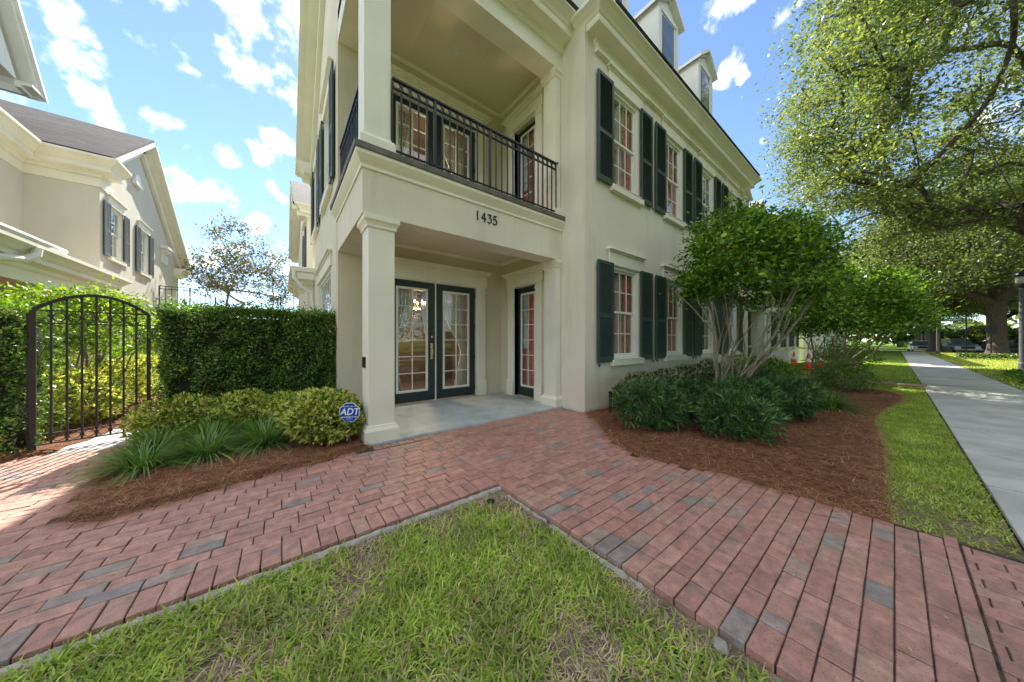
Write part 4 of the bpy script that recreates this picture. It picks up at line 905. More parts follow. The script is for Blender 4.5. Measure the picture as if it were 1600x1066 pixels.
# low porch along the courtyard
PO = [(0, 2.62), (.03, 2.62), (.03, 2.86), (.07, 2.90), (.09, 2.98), (.26, 3.02), (.26, 3.12), (.30, 3.15), (.36, 3.22), (.44, 3.28), (.44, 3.36), (0, 3.36)]
pr = MB().sweep(PO, [(-4.44, 8.6), (-4.44, 15.4), (-6.0, 15.4)]).build('porch_eave', M['trim'], LH)
MB().box(-6.09, 8.7, 2.9, -4.445, 15.39, 3.30).build('porch_roof', M['ceil'], LH)
for y in (9.2, 12.3, 15.1): column(-4.74, -4.46, y-.14, y+.14, .0, 2.62, LH)
MB().tube([(-4.05, 8.6, 3.42), (-4.05, 11.3, 3.42), (-4.2, 12.4, 3.5), (-4.6, 12.8, 3.56), (-5.2, 13.0, 3.6)], .07, 8).tube([(-4.3, 8.6, 2.85), (-4.2, 10.2, 2.9), (-4.1, 10.75, 2.98), (-4.03, 10.9, 3.1), (-4.03, 10.95, 3.25)], .075, 10).build('downpipe', M['white'], LH)
for y in (10.6,):
    fr_ = frdoor(Tright(-6.1), LH, y, y+.95, .05, 2.2, dd=.03); casing(Tright(-6.1), LH, y, y+.95, .0, 2.2, .2, .32)
shutter(Tright(-6.1), LH, 12.6, 13.1, 1.0, 2.35); shutter(Tright(-6.1), LH, 13.9, 14.4, 1.0, 2.35)
MB().box(-7.8, 13.2, 7.4, -6.62, 15.4, 9.0).build('dormer', M['trim'], LH)
# top-left dormer gable: corner at Y 16.6, Z 9.3
dr = MB(); dr.prism([(13.0, 9.25), (16.3, 9.25), (14.65, 11.9)], 'x', -7.2, -6.35).build('dormer_gable', M['trim'], LH)
rk = MB()
for a, b in (((16.95, 9.12), (14.65, 12.6)), ((12.4, 9.12), (14.65, 12.6))): rakebar(a, b, -7.4, -6.02, .12); rakebar(a, b, -6.35, -6.1, .24)
rk.sweep([(0, 9.0), (.1, 9.0), (.12, 9.08), (.3, 9.12), (.3, 9.2), (0, 9.2)], [(-6.35, 16.2), (-6.35, 16.6), (-8.5, 16.6)]).build('rake_moulding', M['white'], LH)
# raised deck with its iron railings, seen over the hedge
def iron_rail(name, pts, label, h=.95, n=9, doublebar=True):
    root = empty(name, pts[0], label, 'railing'); m = MB()
    for a, b in zip(pts, pts[1:]):
        for dz in ((h, h-.13, .08) if doublebar else (h, .08)): m.bar((a[0], a[1], a[2]+dz), (b[0], b[1], b[2]+dz), .04, .03)
    m.build('rail', M['iron'], root); k = 0
    for a, b in zip(pts, pts[1:]):
        L = math.dist(a, b); q = max(2, int(L/.17))
        for i in range(q+1):
            t = i/q; x, y, z = (a[j]+(b[j]-a[j])*t for j in range(3)); k += 1
            MB().bar((x, y, z), (x, y, z+h), .045 if i in (0, q) else .02).build('baluster', M['iron'], root)
    return root
iron_rail('deck_railing', [(-4.6, 21.4, 3.0), (-3.6, 21.4, 3.0), (-2.7, 21.4, 2.62), (-1.9, 21.4, 2.15)], 'black iron railing sloping down to the right beside the left house, above the clipped hedge')
iron_rail('deck_railing', [(.55, 21.4, 3.05), (-.05, 21.4, 3.0), (-.9, 21.4, 2.45), (-1.4, 21.4, 2.1)], 'black iron railing sloping down to the left beside the low side porch')
dk = MB().box(-4.69, 21.3, -.1, -3.6, 24, 2.98).build('raised_deck', M['wall']); tag(dk, 'cream raised deck carrying the iron railing next to the left house', 'deck')

# ================================================================ GATE
ga, gb = Vector((-2.33, 6.25)), Vector((-1.49, 6.47)); gd = (gb-ga); GL = gd.length; gd.normalize(); gn = (gd.x, gd.y)
G_ = empty('garden_gate', (-1.9, 6.36, 0), 'arched black iron garden gate with ring bands between the two hedges', 'gate')
def gp(t, z): return (ga.x+gd.x*t, ga.y+gd.y*t, z)
def arch(t): u = (t/GL-.5)*2; return 1.70 + .215*(1-u*u)
MB().bar(gp(0, -.05), gp(0, arch(0)), .044, .044, up=(gd.x, gd.y, 0)).build('post', M['gateiron'], G_, bevel=.004)
MB().bar(gp(GL, .02), gp(GL, arch(GL)), .038, .038, up=(gd.x, gd.y, 0)).build('post', M['gateiron'], G_, bevel=.004)
am = MB()
for i in range(16): am.bar(gp(GL*i/16-.004, arch(GL*i/16)), gp(GL*(i+1)/16+.004, arch(GL*(i+1)/16)), .04, .035)
am.build('arch_rail', M['gateiron'], G_)
for z in (.09, .21, 1.545, 1.70): MB().bar(gp(.02, z), gp(GL-.02, z), .03 if z > .1 else .035, .014).build('rail', M['gateiron'], G_)
bt = [GL*k/8*.985+.012 for k in range(1, 8)]
for i, t in enumerate(bt):
    MB().bar(gp(t, .09), gp(t, arch(t)-.01), .02, .02, up=(gd.x, gd.y, 0)).build('bar', M['gateiron'], G_)
for z, rz in ((.15, .052), (1.622, .066)):
    for i in range(6):
        c = gp((bt[i]+bt[i+1])/2, z); MB().ring(c, .042, rz*.8, .009, 'x', 16, gn).build('ring', M['gateiron'], G_)
gp0 = MB().box(-2.385, 6.28, -.05, -2.35, 6.315, 1.66).build('hinge_post', M['gateiron'], G_)
for z in (.5, 1.3): MB().box(-2.38, 6.23, z, -2.31, 6.27, z+.05).build('hinge', M['gateiron'], G_)

# ================================================================ HEDGES
def hedge(name, x0, x1, y0, y1, z1, n, label, mat='hedge', size=.042, round_=.12, seed=1, tilt=0):
    root = empty(name, ((x0+x1)/2, (y0+y1)/2, 0), label, 'hedge')
    A = np.array([(x1-x0)*z1, (y1-y0)*z1, (y1-y0)*z1, (x1-x0)*(y1-y0)*1.3]); A = (A/A.sum()*n).astype(int); Ps, Ds = [], []
    for k, m_ in enumerate(A):
        u, v = rng.uniform(size=m_), rng.uniform(size=m_); dep = np.abs(rng.normal(size=m_))*.045
        if k == 0: p = np.stack([x0+(x1-x0)*u, y0+dep, z1*v], 1); d = [0,-1,.2]
        elif k == 1: p = np.stack([x0+dep, y0+(y1-y0)*u, z1*v], 1); d = [-1,0,.2]
        elif k == 2: p = np.stack([x1-dep, y0+(y1-y0)*u, z1*v], 1); d = [1,0,.2]
        else: p = np.stack([x0+(x1-x0)*u, y0+(y1-y0)*v, z1-dep], 1); d = [0,0,1]
        q = np.stack([p[:,0]+p[:,1], p[:,2]], 1); b = (vnoise(q, 4.5, seed)-.5)*.16 + (vnoise(q, 13, seed+1)-.5)*.16 + rng.normal(size=m_)*.012; dd = np.array(d, float)
        p = p + dd*b[:,None]
        if k != 3:                                            # rounded shoulders
            over = np.clip((p[:,2]-(z1-round_))/round_, 0, 1); p = p - dd*(over**2*.10)[:,None]
        Ps.append(p); Ds.append(np.tile(dd, (m_,1))*.5+rng.normal(size=(m_,3))*.8)
    P, D = np.concatenate(Ps), np.concatenate(Ds); P[:,2] = np.maximum(P[:,2], .02)
    leaves('foliage', P, size, M[mat], root, D=D, up=.4, asp=.55)
    k = int(n*.08); P = np.stack([rng.uniform(x0, x1, k), rng.uniform(y0-.03, y1, k), z1+np.abs(rng.normal(size=k))*.065], 1)
    leaves('shoots', P, size*1.1, M['lig'], root, D=rng.normal(size=(k,3))+[0,0,1.2], asp=.45)
    m = MB().box(x0+.10, y0+.10, 0, x1-.10, y1-.04, z1-.10).build('dark_core', M['bark2'], root)  # added solid box, coloured dark like the shaded inside, blocks see-through
    return root
M['hedgecore'] = surf('hedge_dark_core', (.02, .028, .012), .95, .5, 14, .8, 30)  # dark tone stands in for the shade behind the leaves
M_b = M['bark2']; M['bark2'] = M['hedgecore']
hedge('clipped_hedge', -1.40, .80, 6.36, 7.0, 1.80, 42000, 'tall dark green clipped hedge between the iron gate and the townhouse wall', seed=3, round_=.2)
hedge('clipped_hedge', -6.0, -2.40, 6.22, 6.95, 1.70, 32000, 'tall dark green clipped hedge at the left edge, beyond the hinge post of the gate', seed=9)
M['bark2'] = M_b

# ================================================================ SHRUBS AND PLANTS
def liriope(x, y, r, h, label, n=260, seed=0, mat='liriope'):
    root = empty('liriope_clump', (x, y, 0), label, 'liriope', None)
    a = rng.uniform(0, 2*np.pi, n); t = rng.uniform(.08, 1, n); q = rng.uniform(0, r*.22, n)
    P = np.stack([x+q*np.cos(a), y+q*np.sin(a), np.full(n, .02)], 1); el_ = 1.45-.85*t
    D = np.stack([np.cos(a)*np.cos(el_), np.sin(a)*np.cos(el_), np.sin(el_)], 1)+rng.normal(size=(n,3))*.08
    strips('blades', P, D, (h*1.55)*rng.uniform(.7, 1.15, n), rng.uniform(.010, .018, n), .30+.45*t, M[mat], root, segs=6)
    return root
for i, (x, y, r, h, lb) in enumerate([(-1.10, 4.62, .42, .34, 'liriope clump with arching green blades at the left tip of the straw bed'), (-1.15, 5.25, .4, .36, 'liriope clump behind the leftmost one, nearest the gate'),
      (-.66, 4.72, .42, .36, 'front middle liriope clump spilling over the pine straw'), (-.70, 5.28, .4, .36, 'liriope clump at the back of the middle of the straw bed'), (-.15, 4.75, .42, .38, 'liriope clump right beside the big variegated shrub'),
      (-.22, 5.25, .4, .36, 'liriope clump between the low variegated shrubs and the front liriope')]):
    liriope(x, y, r, h, lb, 300)
liriope(8.3, .75, .5, .42, 'liriope clump at the end of the dark green shrubs under the first small tree', 420)
liriope(8.9, 1.0, .4, .36, 'liriope clump between the two small multi-stemmed trees', 320)
VG = 'low variegated shrubs'
shrub('variegated_shrub', (.42, 4.52), .47, .42, .74, 1500, .075, M['vari'], 'bushy yellow and green variegated shrub behind the blue security sign', rosette=6, asp=.42, seed=4)
for i, (x, y, lb) in enumerate([(-1.1, 5.85, 'low variegated shrub at the foot of the hedge nearest the gate'), (-.5, 5.8, 'low variegated shrub at the foot of the middle of the hedge'), (.1, 5.6, 'low variegated shrub between the hedge and the big variegated shrub'), (.5, 5.2, 'variegated shrub tucked in front of the porch wall corner')]):
    shrub('variegated_shrub', (x, y), .42, .38, .56, 900, .065, M['vari'], lb, rosette=6, asp=.42, seed=10+i)
M['vari2'] = leafmat('pale_variegated_leaf', [(0, (.03, .08, .02)), (.35, (.07, .13, .04)), (.55, (.30, .33, .16)), (.8, (.45, .46, .27)), (1, (.55, .56, .38))], .3, .4, .15, 5)
for i, (x, lb) in enumerate([(5.3, 'pale variegated shrub under the first lower street window'), (6.2, 'pale variegated shrub between the first and second lower street windows'), (7.1, 'pale variegated shrub under the second lower street window'), (8.1, 'pale variegated shrub behind the stems of the first small tree'), (9.2, 'pale variegated shrub under the third lower street window')]):
    shrub('variegated_shrub', (x, 2.95), .55, .42, .74, 1100, .07, M['vari2'], lb, rosette=5, asp=.45, seed=20+i)
def podo(x, y, rx, ry, h, n, lb, seed): shrub('podocarpus_shrub', (x, y), rx, ry, h, int(n*.62), .125, M['podo'], lb, rosette=13, asp=.12, seed=seed)
podo(4.45, 2.25, .52, .42, .66, 620, 'dark green needle-leaved shrub nearest the wing corner and path light', 31)
podo(4.95, 1.35, .5, .42, .60, 620, 'dark green needle-leaved shrub closest to the brick path', 32)
podo(5.75, 1.55, .6, .5, .72, 760, 'dark green needle-leaved shrub in the middle of the mulch bed', 33)
podo(6.75, 1.15, .6, .5, .70, 760, 'dark green needle-leaved shrub at the right end of the row beside the lawn', 34)
podo(5.4, 2.25, .5, .4, .68, 500, 'dark green needle-leaved shrub in front of the pale variegated shrubs', 35)
podo(7.6, 1.55, .6, .5, .66, 500, 'dark green needle-leaved shrub behind the liriope clumps', 36)
shrub('green_shrub', (9.6, 2.0), .8, .6, .95, 2600, .06, M['lig'], 'glossy green shrub behind the first small tree', seed=41)
shrub('green_shrub', (10.9, 2.1), .8, .6, .85, 2300, .06, M['lig'], 'glossy green shrub between the two small trees by the wall', seed=42)
shrub('dark_green_shrub', (11.7, .85), .68, .6, .74, 3200, .06, M['hedge'], 'rounded dark green shrub at the foot of the second small tree', seed=43)
shrub('dark_green_shrub', (23.5, 1.7), 1.4, 1.0, 1.1, 2400, .09, M['hedge'], 'dark green shrub far along the walk past the second small tree', seed=44)
shrub('lime_shrub', (16.6, 1.1), .8, .8, 1.5, 2600, .075, M['lime'], 'sunlit lime green shrub behind the second small tree', seed=45)
shrub('lime_shrub', (12.3, 3.1), .5, .4, .95, 900, .07, M['lime'], 'sunlit green shrub against the far end of the street front wall', seed=46)
# small multi-stemmed trees
def ligtree(x, y, cx, cy, rx, ry, zb, zt, nst, ntg, nleaf, lb, seed, lsize=.085, mat='lig', sp=.14, base_r=.0034):
    r = np.random.default_rng(seed); seeds = []; extra = []
    for k in range(nst):
        a = 2*math.pi*k/nst + r.uniform(-.3, .3); q = r.uniform(.4, .78)
        p0 = (x+.05*rx*math.cos(a)*r.uniform(.6, 2.6), y+.06*rx*math.sin(a)*r.uniform(.6, 2), 0); ex, ey = cx+rx*q*math.cos(a), cy+ry*q*math.sin(a)
        m1 = (p0[0]+(ex-p0[0])*.25+r.uniform(-.06,.06), p0[1]+(ey-p0[1])*.25+r.uniform(-.06,.06), zb*.35); m2 = (p0[0]+(ex-p0[0])*.55+r.uniform(-.1,.1), p0[1]+(ey-p0[1])*.55+r.uniform(-.1,.1), zb*.68)
        seeds.append([p0, m1, m2, (p0[0]+(ex-p0[0])*.8, p0[1]+(ey-p0[1])*.8, zb*.98)])
    T = []
    while len(T) < ntg:
        d = r.normal(size=3); d /= np.linalg.norm(d)
        if d[2] < -.05: continue
        k = r.uniform(.72, 1)*lumpy(d[None], seed, .13)[0]; T.append((cx+d[0]*rx*k, cy+d[1]*ry*k, zb+(zt-zb)*(.12+d[2]*.88*k)))
    T = np.array(T)
    for k in range(9 if ntg > 150 else 5):
        t = T[r.integers(len(T))]; a = r.uniform(0, 6.28); p0 = Vector((x+.14*rx*math.cos(a), y+.14*ry*math.sin(a), 0)); e = Vector(t)*.94 + Vector((cx, cy, zb))*.06; e.z = max(e.z, zb*.95)
        pts = [p0 + (e-p0)*u + Vector((r.uniform(-.13,.13), r.uniform(-.10,.10), .22*math.sin(math.pi*u)-.05+r.uniform(-.08,.08))) * (1 if 0 < u < 1 else 0) for u in (0, .16, .32, .48, .64, .82, 1)]; pts[0] = p0
        q = r.uniform(.7, 1.15); extra.append((pts, [.021*q, .018*q, .016*q, .013*q, .011*q, .007*q, .004*q]))
        m_ = pts[3]; e2 = m_ + (e-m_)*.8 + Vector((r.uniform(-.45,.45), r.uniform(-.45,.45), .1)); extra.append(([m_, (m_+e2)/2+Vector((0,0,.06)), e2], [.014*q, .010*q, .005*q]))
    root = tree('ligustrum_tree', seeds, T, np.full(len(T), 1.), nleaf, lsize, M[mat], M['bark2'], lb, 'small tree', spread=sp, r0=base_r, power=.42, asp=.5, jitter=.10, step=.22, zflat=.6, up=1.0)
    for pts, rr in extra: MB().tube(pts, rr, 6).build('stem', M['bark2'], root, smooth=True)
    return root
ligtree(6.75, 2.0, 8.15, 1.75, 2.55, 1.3, 2.1, 4.1, 12, 380, 27000, 'broad small tree with bare leaning grey stems in front of the street windows', 51, lsize=.095, sp=.15)
ligtree(13.2, 1.4, 13.9, .8, 2.3, 1.6, 1.5, 3.35, 12, 260, 19000, 'lower small tree further right, its crown reaching towards the sidewalk', 52, lsize=.11, sp=.2)
ligtree(-2.9, 9.2, -2.9, 9.2, 1.15, 1.0, 1.1, 2.35, 5, 120, 12000, 'sunlit bright green small tree behind the iron gate', 53, lsize=.07, mat='lime', sp=.16)
for i, (x, y, h, lb) in enumerate([(-2.6, 8.0, .85, 'sunlit yellow-green shrub just behind the gate'), (-2.7, 9.6, .9, 'sunlit yellow-green shrub under the small tree behind the gate'), (-2.8, 11.4, .95, 'sunlit yellow-green shrub along the courtyard path behind the gate'), (-3.4, 13.2, 1.2, 'sunlit yellow-green shrub far along the courtyard path'), (-3.9, 8.4, 1.3, 'sunlit yellow-green shrub behind the left clipped hedge')]):
    shrub('yellow_green_shrub', (x, y), .62, .75, h, 1300, .07, M['vari'] if i < 3 else M['lime'], lb, rosette=5, asp=.42, seed=60+i)
for i, (x, y, h) in enumerate([(-5.0, 8.6, 2.15), (-4.1, 9.6, 2.3), (-3.8, 11.6, 2.3)]):
    shrub('tall_green_shrub', (x, y), .9, .9, h, 3200, .085, M['lime'], ['tall sunlit green shrub behind the left hedge at the picture edge', 'tall sunlit green shrub in front of the low porch of the left house', 'tall sunlit green shrub between the low porch and the courtyard path'][i], seed=70+i)
r_ = np.random.default_rng(5)
T = []
while len(T) < 120:
    d = r_.normal(size=3); d /= np.linalg.norm(d); k = r_.uniform(.45, 1)
    if d[2] > -.3: T.append((-2.2+d[0]*3.1*k, 26+d[1]*2.4*k, 5.0+d[2]*4.4*k))
T = np.array(T)
tree('crepe_myrtle', [[(-2.2+.15*math.cos(a), 26+.15*math.sin(a), 0), (-2.2+.8*math.cos(a), 26+.8*math.sin(a), 2.6)] for a in (0, 1.3, 2.6, 3.9, 5.2)], T, np.full(len(T), 1.), 8500, .16, M['myrtle'], M['bark2'], 'thin-leaved open tree above the hedge between the two houses', spread=.36, r0=.010, power=.45, jitter=.10, step=.4)

# ================================================================ STREET OAKS
def proj(p):
    z = p[0]*cT+p[1]*sT; l = p[0]*sT-p[1]*cT
    return (800+463.6*l/max(z, .1), 533-463.6*(p[2]-1.33)/max(z, .1), z)
r_ = np.random.default_rng(11); T = []
while len(T) < 520:
    d = r_.normal(size=3); d /= np.linalg.norm(d); k = r_.uniform(.35, 1)**.5
    p = (20.6+d[0]*9.0*k, -3.2+d[1]*8.2*k, 10.8+d[2]*6.4*k)
    if p[2] < 6.0 + .1*abs(p[0]-22) or proj(p)[1] > 395: continue
    pj = proj(p)
    if 1475 < pj[0] < 1640 and 110 < pj[1] < 400 and pj[2] < 11.6 and r_.uniform() < .85: continue
    if p[1] > 1.9 and p[0] < 15.5: continue
    if p[0] < 13.0 or p[1] > 4.6 or proj(p)[0] < 1232: continue
    T.append(p)
T = np.array(T)
oak_seeds = [[(24.2, -5.6, 0), (24.0, -5.5, 2.2), (23.6, -5.2, 3.4)], [(24.0, -5.5, 3.0), (22.3, -3.3, 5.2), (21.2, -2.5, 7.4), (21.4, -2.0, 9.6), (21.0, -1.8, 11.2)], [(24.0, -5.5, 3.2), (24.3, -3.2, 6.0), (23.6, -1.6, 7.6), (22.5, 0, 8.8)], [(24.0, -5.5, 3.0), (20.5, -6.2, 5.6), (17.0, -6.2, 7.8)], [(24.0, -5.5, 3.4), (27, -6, 7), (28, -5, 10)]]
tree('live_oak', oak_seeds, T, np.full(len(T), 1.), 185000, .14, M['oak'], M['bark'], 'large live oak whose leafy crown fills the upper right, its trunk beyond the edge', spread=.58, r0=.021, power=.43, jitter=.10, step=.55, zflat=.42, maxr=.55)
r_ = np.random.default_rng(12); T = []
while len(T) < 360:
    d = r_.normal(size=3); d /= np.linalg.norm(d); k = r_.uniform(.3, 1)**.5
    p = (d[0]*10.0*k, d[1]*9.0*k, 11.5+d[2]*7.0*k)
    if p[2] < 6.2 + .0*abs(p[0]): continue
    T.append(p)
T = np.array(T)+np.array([51, -5.7, 0])
oak2 = tree('live_oak', [[(51, -5.7, 0), (51, -5.7, .35), (51.05, -5.65, 3.4), (51, -5.7, 5.4)], [(51, -5.7, 4.6), (50, -3.5, 6.6), (49, -1.5, 8)], [(51, -5.7, 4.8), (53.5, -7.5, 7), (54.5, -9, 9)], [(51, -5.7, 5.0), (48, -7, 7.6), (46, -8.5, 9)], [(51, -5.7, 5.2), (51.5, -5, 10)]],
            T, np.full(len(T), 1.), 80000, .26, M['oak'], M['bark'], 'live oak with a thick forked trunk on the lawn beside the dark sign', spread=.9, r0=.05, power=.42, jitter=.08, step=.9, zflat=.6, maxr=.52)
fl = MB().lathe([(.85, -.05), (.72, .12), (.60, .4), (.54, .9), (.50, 1.2)], (51, -5.7, 0), 14); fl.build('root_flare', M['bark'], oak2, smooth=True)
oaks = [((66.5, -3.2), 1.6, .95, 'live oak behind the farther lamp post beside the sidewalk'), ((80, -3.4), 3.3, 1.0, 'live oak further along the sidewalk, second behind the farther lamp post'), ((95, -3.2), 4.4, 1.0, 'live oak far along the sidewalk avenue, third trunk behind the farther lamp post'), ((112, -3.4), .7, 1.0, 'farthest live oak of the sidewalk avenue'),
        ((60, -24), 2.3, 1.05, 'live oak across the street to the right of the thick trunk'), ((85, -19), 5.3, 1.05, 'live oak beyond the parked cars across the junction'), ((78, -30), 1.1, 1.0, 'live oak in the background at the right picture edge'), ((125, -14), 2.9, 1.25, 'tall live oak closing the end of the street'), ((110, -32), .2, 1.3, 'live oak in the far right background'),
        ((6, -17), 2.0, .9, 'live oak across the street behind the viewer, mirrored in the street windows'), ((-8, -15), 4.1, .9, 'live oak behind the viewer, mirrored in the porch doors'), ((26, -24), 1.2, 1.0, 'live oak across the street opposite the townhouse wing'), ((92, 9), .9, 1.05, 'live oak on the building side at the far end of the sidewalk'), ((70, 7), 5.0, .8, 'live oak on the building side beyond the cross street')]
base0 = oak2.location.copy()
for (x, y), rz, sc, lb in oaks:
    c = copy_tree(oak2); c.location = (x, y, 0); c.rotation_euler = (0, 0, rz); c.scale = (sc, sc, sc); c['label'] = lb; c['group'] = 'live oaks along the street'
oak2['group'] = 'live oaks along the street'

def tree_belt(name, arcs, n, label):
    P = []
    for (a0, a1, rad, hh) in arcs:
        a = rng.uniform(R(a0), R(a1), n); rr = rad+rng.normal(size=n)*6; top = hh*(.62+.38*np.sin(a*rad/7+np.sin(a*rad/3.1)))
        P.append(np.stack([rr*np.cos(a), rr*np.sin(a), top*rng.uniform(0, 1, n)**.7], 1))
    o = leaves(name, np.concatenate(P), 1.5, M['oak'], up=.5, asp=.7); o['kind'] = 'stuff'; return tag(o, label, 'trees')
tree_belt('distant_trees', [(-75, 22, 165, 26), (-40, 14, 125, 15), (60, 150, 120, 5), (150, 285, 75, 13)], 15000, 'far belt of green trees closing the horizon')
# ================================================================ STREET FURNITURE
def lamp(x, y, lb):
    root = empty('lamp_post', (x, y, 0), lb, 'street lamp', 'street lamps along the sidewalk')
    MB().lathe([(.15, 0), (.15, .08), (.13, .1), (.12, .35), (.10, .4), (.10, 3.55), (.12, 3.57), (.12, 3.63), (.08, 3.66)], (x, y, 0), 20).build('pole', M['post'], root, smooth=False)
    MB().lathe([(.10, 3.66), (.21, 3.78), (.21, 3.82), (.17, 3.84)], (x, y, 0), 20).build('lamp_holder', M['iron'], root)
    MB().lathe([(.17, 3.84), (.20, 4.12), (.19, 4.14), (.0, 4.14)], (x, y, 0), 20).build('lamp_glass', M['lampglass'], root, smooth=True)
    MB().lathe([(.25, 4.14), (.27, 4.18), (.22, 4.28), (.12, 4.36), (.04, 4.40), (.03, 4.46), (0, 4.48)], (x, y, 0), 20).build('lamp_cap', M['iron'], root, smooth=True)
    return root
lamp(25.6, -3.45, 'dark grey lamp post at the right picture edge on the lawn beside the sidewalk')
lamp(53.6, -2.75, 'grey lamp post with a pale lantern, farther away beside the sidewalk')
lamp(82, -2.75, 'small distant lamp post among the oak trunks at the end of the sidewalk')
sg = empty('street_name_sign', (50.5, -4.1, 0), 'green street name sign on a dark pole beside the parked cars', 'street sign')
MB().lathe([(.05, 0), (.05, 3.75), (.07, 3.77), (0, 3.85)], (50.5, -4.1, 0), 10).build('pole', M['iron'], sg)
MB().box(50.48, -3.95, 3.2, 50.52, -2.55, 3.5).build('sign_plate', M['signgreen'], sg)
lt = MB(); rr_ = random.Random(3); y_ = -3.85
while y_ < -2.75: w_ = rr_.uniform(.05, .09); lt.box(50.465, y_, 3.29, 50.479, y_+w_, 3.41+rr_.choice((0, .02))); y_ += w_+.03
lt.build('lettering', M['signwhite'], sg)
so = empty('road_sign', (47.3, -5.0, 0), 'dark back of a road sign on a post left of the thick oak trunk', 'road sign')
MB().lathe([(.04, 0), (.04, 3.3), (0, 3.3)], (47.3, -5.0, 0), 8).build('post', M['iron'], so)
m = MB(); oc = [(-5.25, 1.9), (-4.95, 1.9), (-4.72, 2.1), (-4.72, 2.45), (-4.95, 2.7), (-5.25, 2.7)]; m.prism(oc, 'x', 47.24, 47.26).build('sign_plate', M['signback'], so)
def low_hedge(x0, y0, x1, y1, h, w, n, lb, mat='hedge', size=.06):
    t = rng.uniform(size=n); u = rng.normal(size=n)*.5; L = math.hypot(x1-x0, y1-y0); nx, ny = -(y1-y0)/L, (x1-x0)/L
    P = np.stack([x0+(x1-x0)*t+nx*u*w/2, y0+(y1-y0)*t+ny*u*w/2, h*np.sqrt(np.clip(1-u*u*.8, .05, 1))*rng.uniform(.3, 1, n)], 1)
    root = empty('low_border_hedge', ((x0+x1)/2, (y0+y1)/2, 0), lb, 'hedge'); leaves('foliage', P, size, M[mat], root, up=.8); return root
low_hedge(40.5, -2.9, 40.5, -9, .42, 1.2, 9000, 'low clipped green border hedge across the lawn in front of the thick oak', size=.12)
low_hedge(13.0, -3.0, 21.5, -2.75, .30, .7, 7000, 'low green border plants at the right picture edge beside the sidewalk', size=.07, mat='lig')
for k, (x, y) in enumerate([(12.6, -2.55), (12.2, -2.6), (13.1, -2.5)]):
    o = rock('border_stone', (x, y, .03), .2, .13, .12, M['curb'], None, 90+k, k); tag(o, ['pale border stone at the right picture edge, middle of three', 'pale border stone at the right picture edge, nearest of three', 'pale border stone at the right picture edge, farthest of three'][k], 'stone')
# security sign
sx, sy, sz = .655, 4.10, .455; sg = empty('security_sign', (sx, sy, 0), 'blue octagonal security sign on a stake in front of the white column', 'sign')
ca, sa = math.cos(R(-30)), math.sin(R(-30))
def SP(u, d, z): return (sx + u*ca + d*sa*-1, sy + u*sa + d*ca*1, sz+z)
def plate(rad, d0, d1, mat, nm_):
    v = [SP(rad*1.0*math.cos(R(22.5+45*k)), dd, rad*math.sin(R(22.5+45*k))) for dd in (d0, d1) for k in range(8)]
    f = [tuple(range(8))[::-1], tuple(range(8, 16))] + [(k, (k+1)%8, 8+(k+1)%8, 8+k) for k in range(8)]
    return finish(nm_, v, f, mat, sg)
plate(.125, 0, .006, M['signwhite'], 'border'); plate(.117, -.003, -.0005, M['blue'], 'face')
MB().bar(SP(0, .012, -.5), SP(0, .012, .13), .010, .006).build('stake', M['greyshut'], sg)
def textmesh(txt, size, mat, place, parent, nm_, ext=.0006, shear=0, bold=0):
    cu = bpy.data.curves.new(nm_, 'FONT'); cu.body = txt; cu.size = size; cu.align_x = 'CENTER'; cu.align_y = 'CENTER'; cu.extrude = ext; cu.shear = shear; cu.offset = bold; cu.resolution_u = 3
    t = bpy.data.objects.new('t', cu); COL.objects.link(t); dg = bpy.context.evaluated_depsgraph_get(); me = bpy.data.meshes.new_from_object(t.evaluated_get(dg)); bpy.data.objects.remove(t)
    v = [place(p.co.x, p.co.z, p.co.y) for p in me.vertices]; f = [tuple(p.vertices) for p in me.polygons]; bpy.data.meshes.remove(me)
    return finish(nm_, v, f, mat, parent)
textmesh('ADT', .115, M['signwhite'], lambda u, d, z: SP(u*.92, -.005-d, z+.005), sg, 'lettering', shear=.25, bold=.0022)
textmesh('PROTECTED BY', .022, M['signwhite'], lambda u, d, z: SP(u, -.005-d, z+.072), sg, 'lettering')
textmesh('MONITORED BY ADT', .020, M['signwhite'], lambda u, d, z: SP(u, -.005-d, z-.058), sg, 'lettering', bold=.0006)
textmesh('SECURITY', .016, M['signwhite'], lambda u, d, z: SP(u, -.005-d, z-.083), sg, 'lettering')
# path light
pl = empty('path_light', (4.62, 3.1, 0), 'black stake path light in the mulch at the wing corner', 'path light')
MB().lathe([(.012, 0), (.012, .12), (.0, .12)], (4.62, 3.1, 0), 10).build('stake', M['rubber'], pl)
MB().lathe([(.024, .12), (.026, .40), (.036, .405), (.036, .43), (.0, .44)], (4.62, 3.1, 0), 14).build('lamp_tube', M['rubber'], pl)
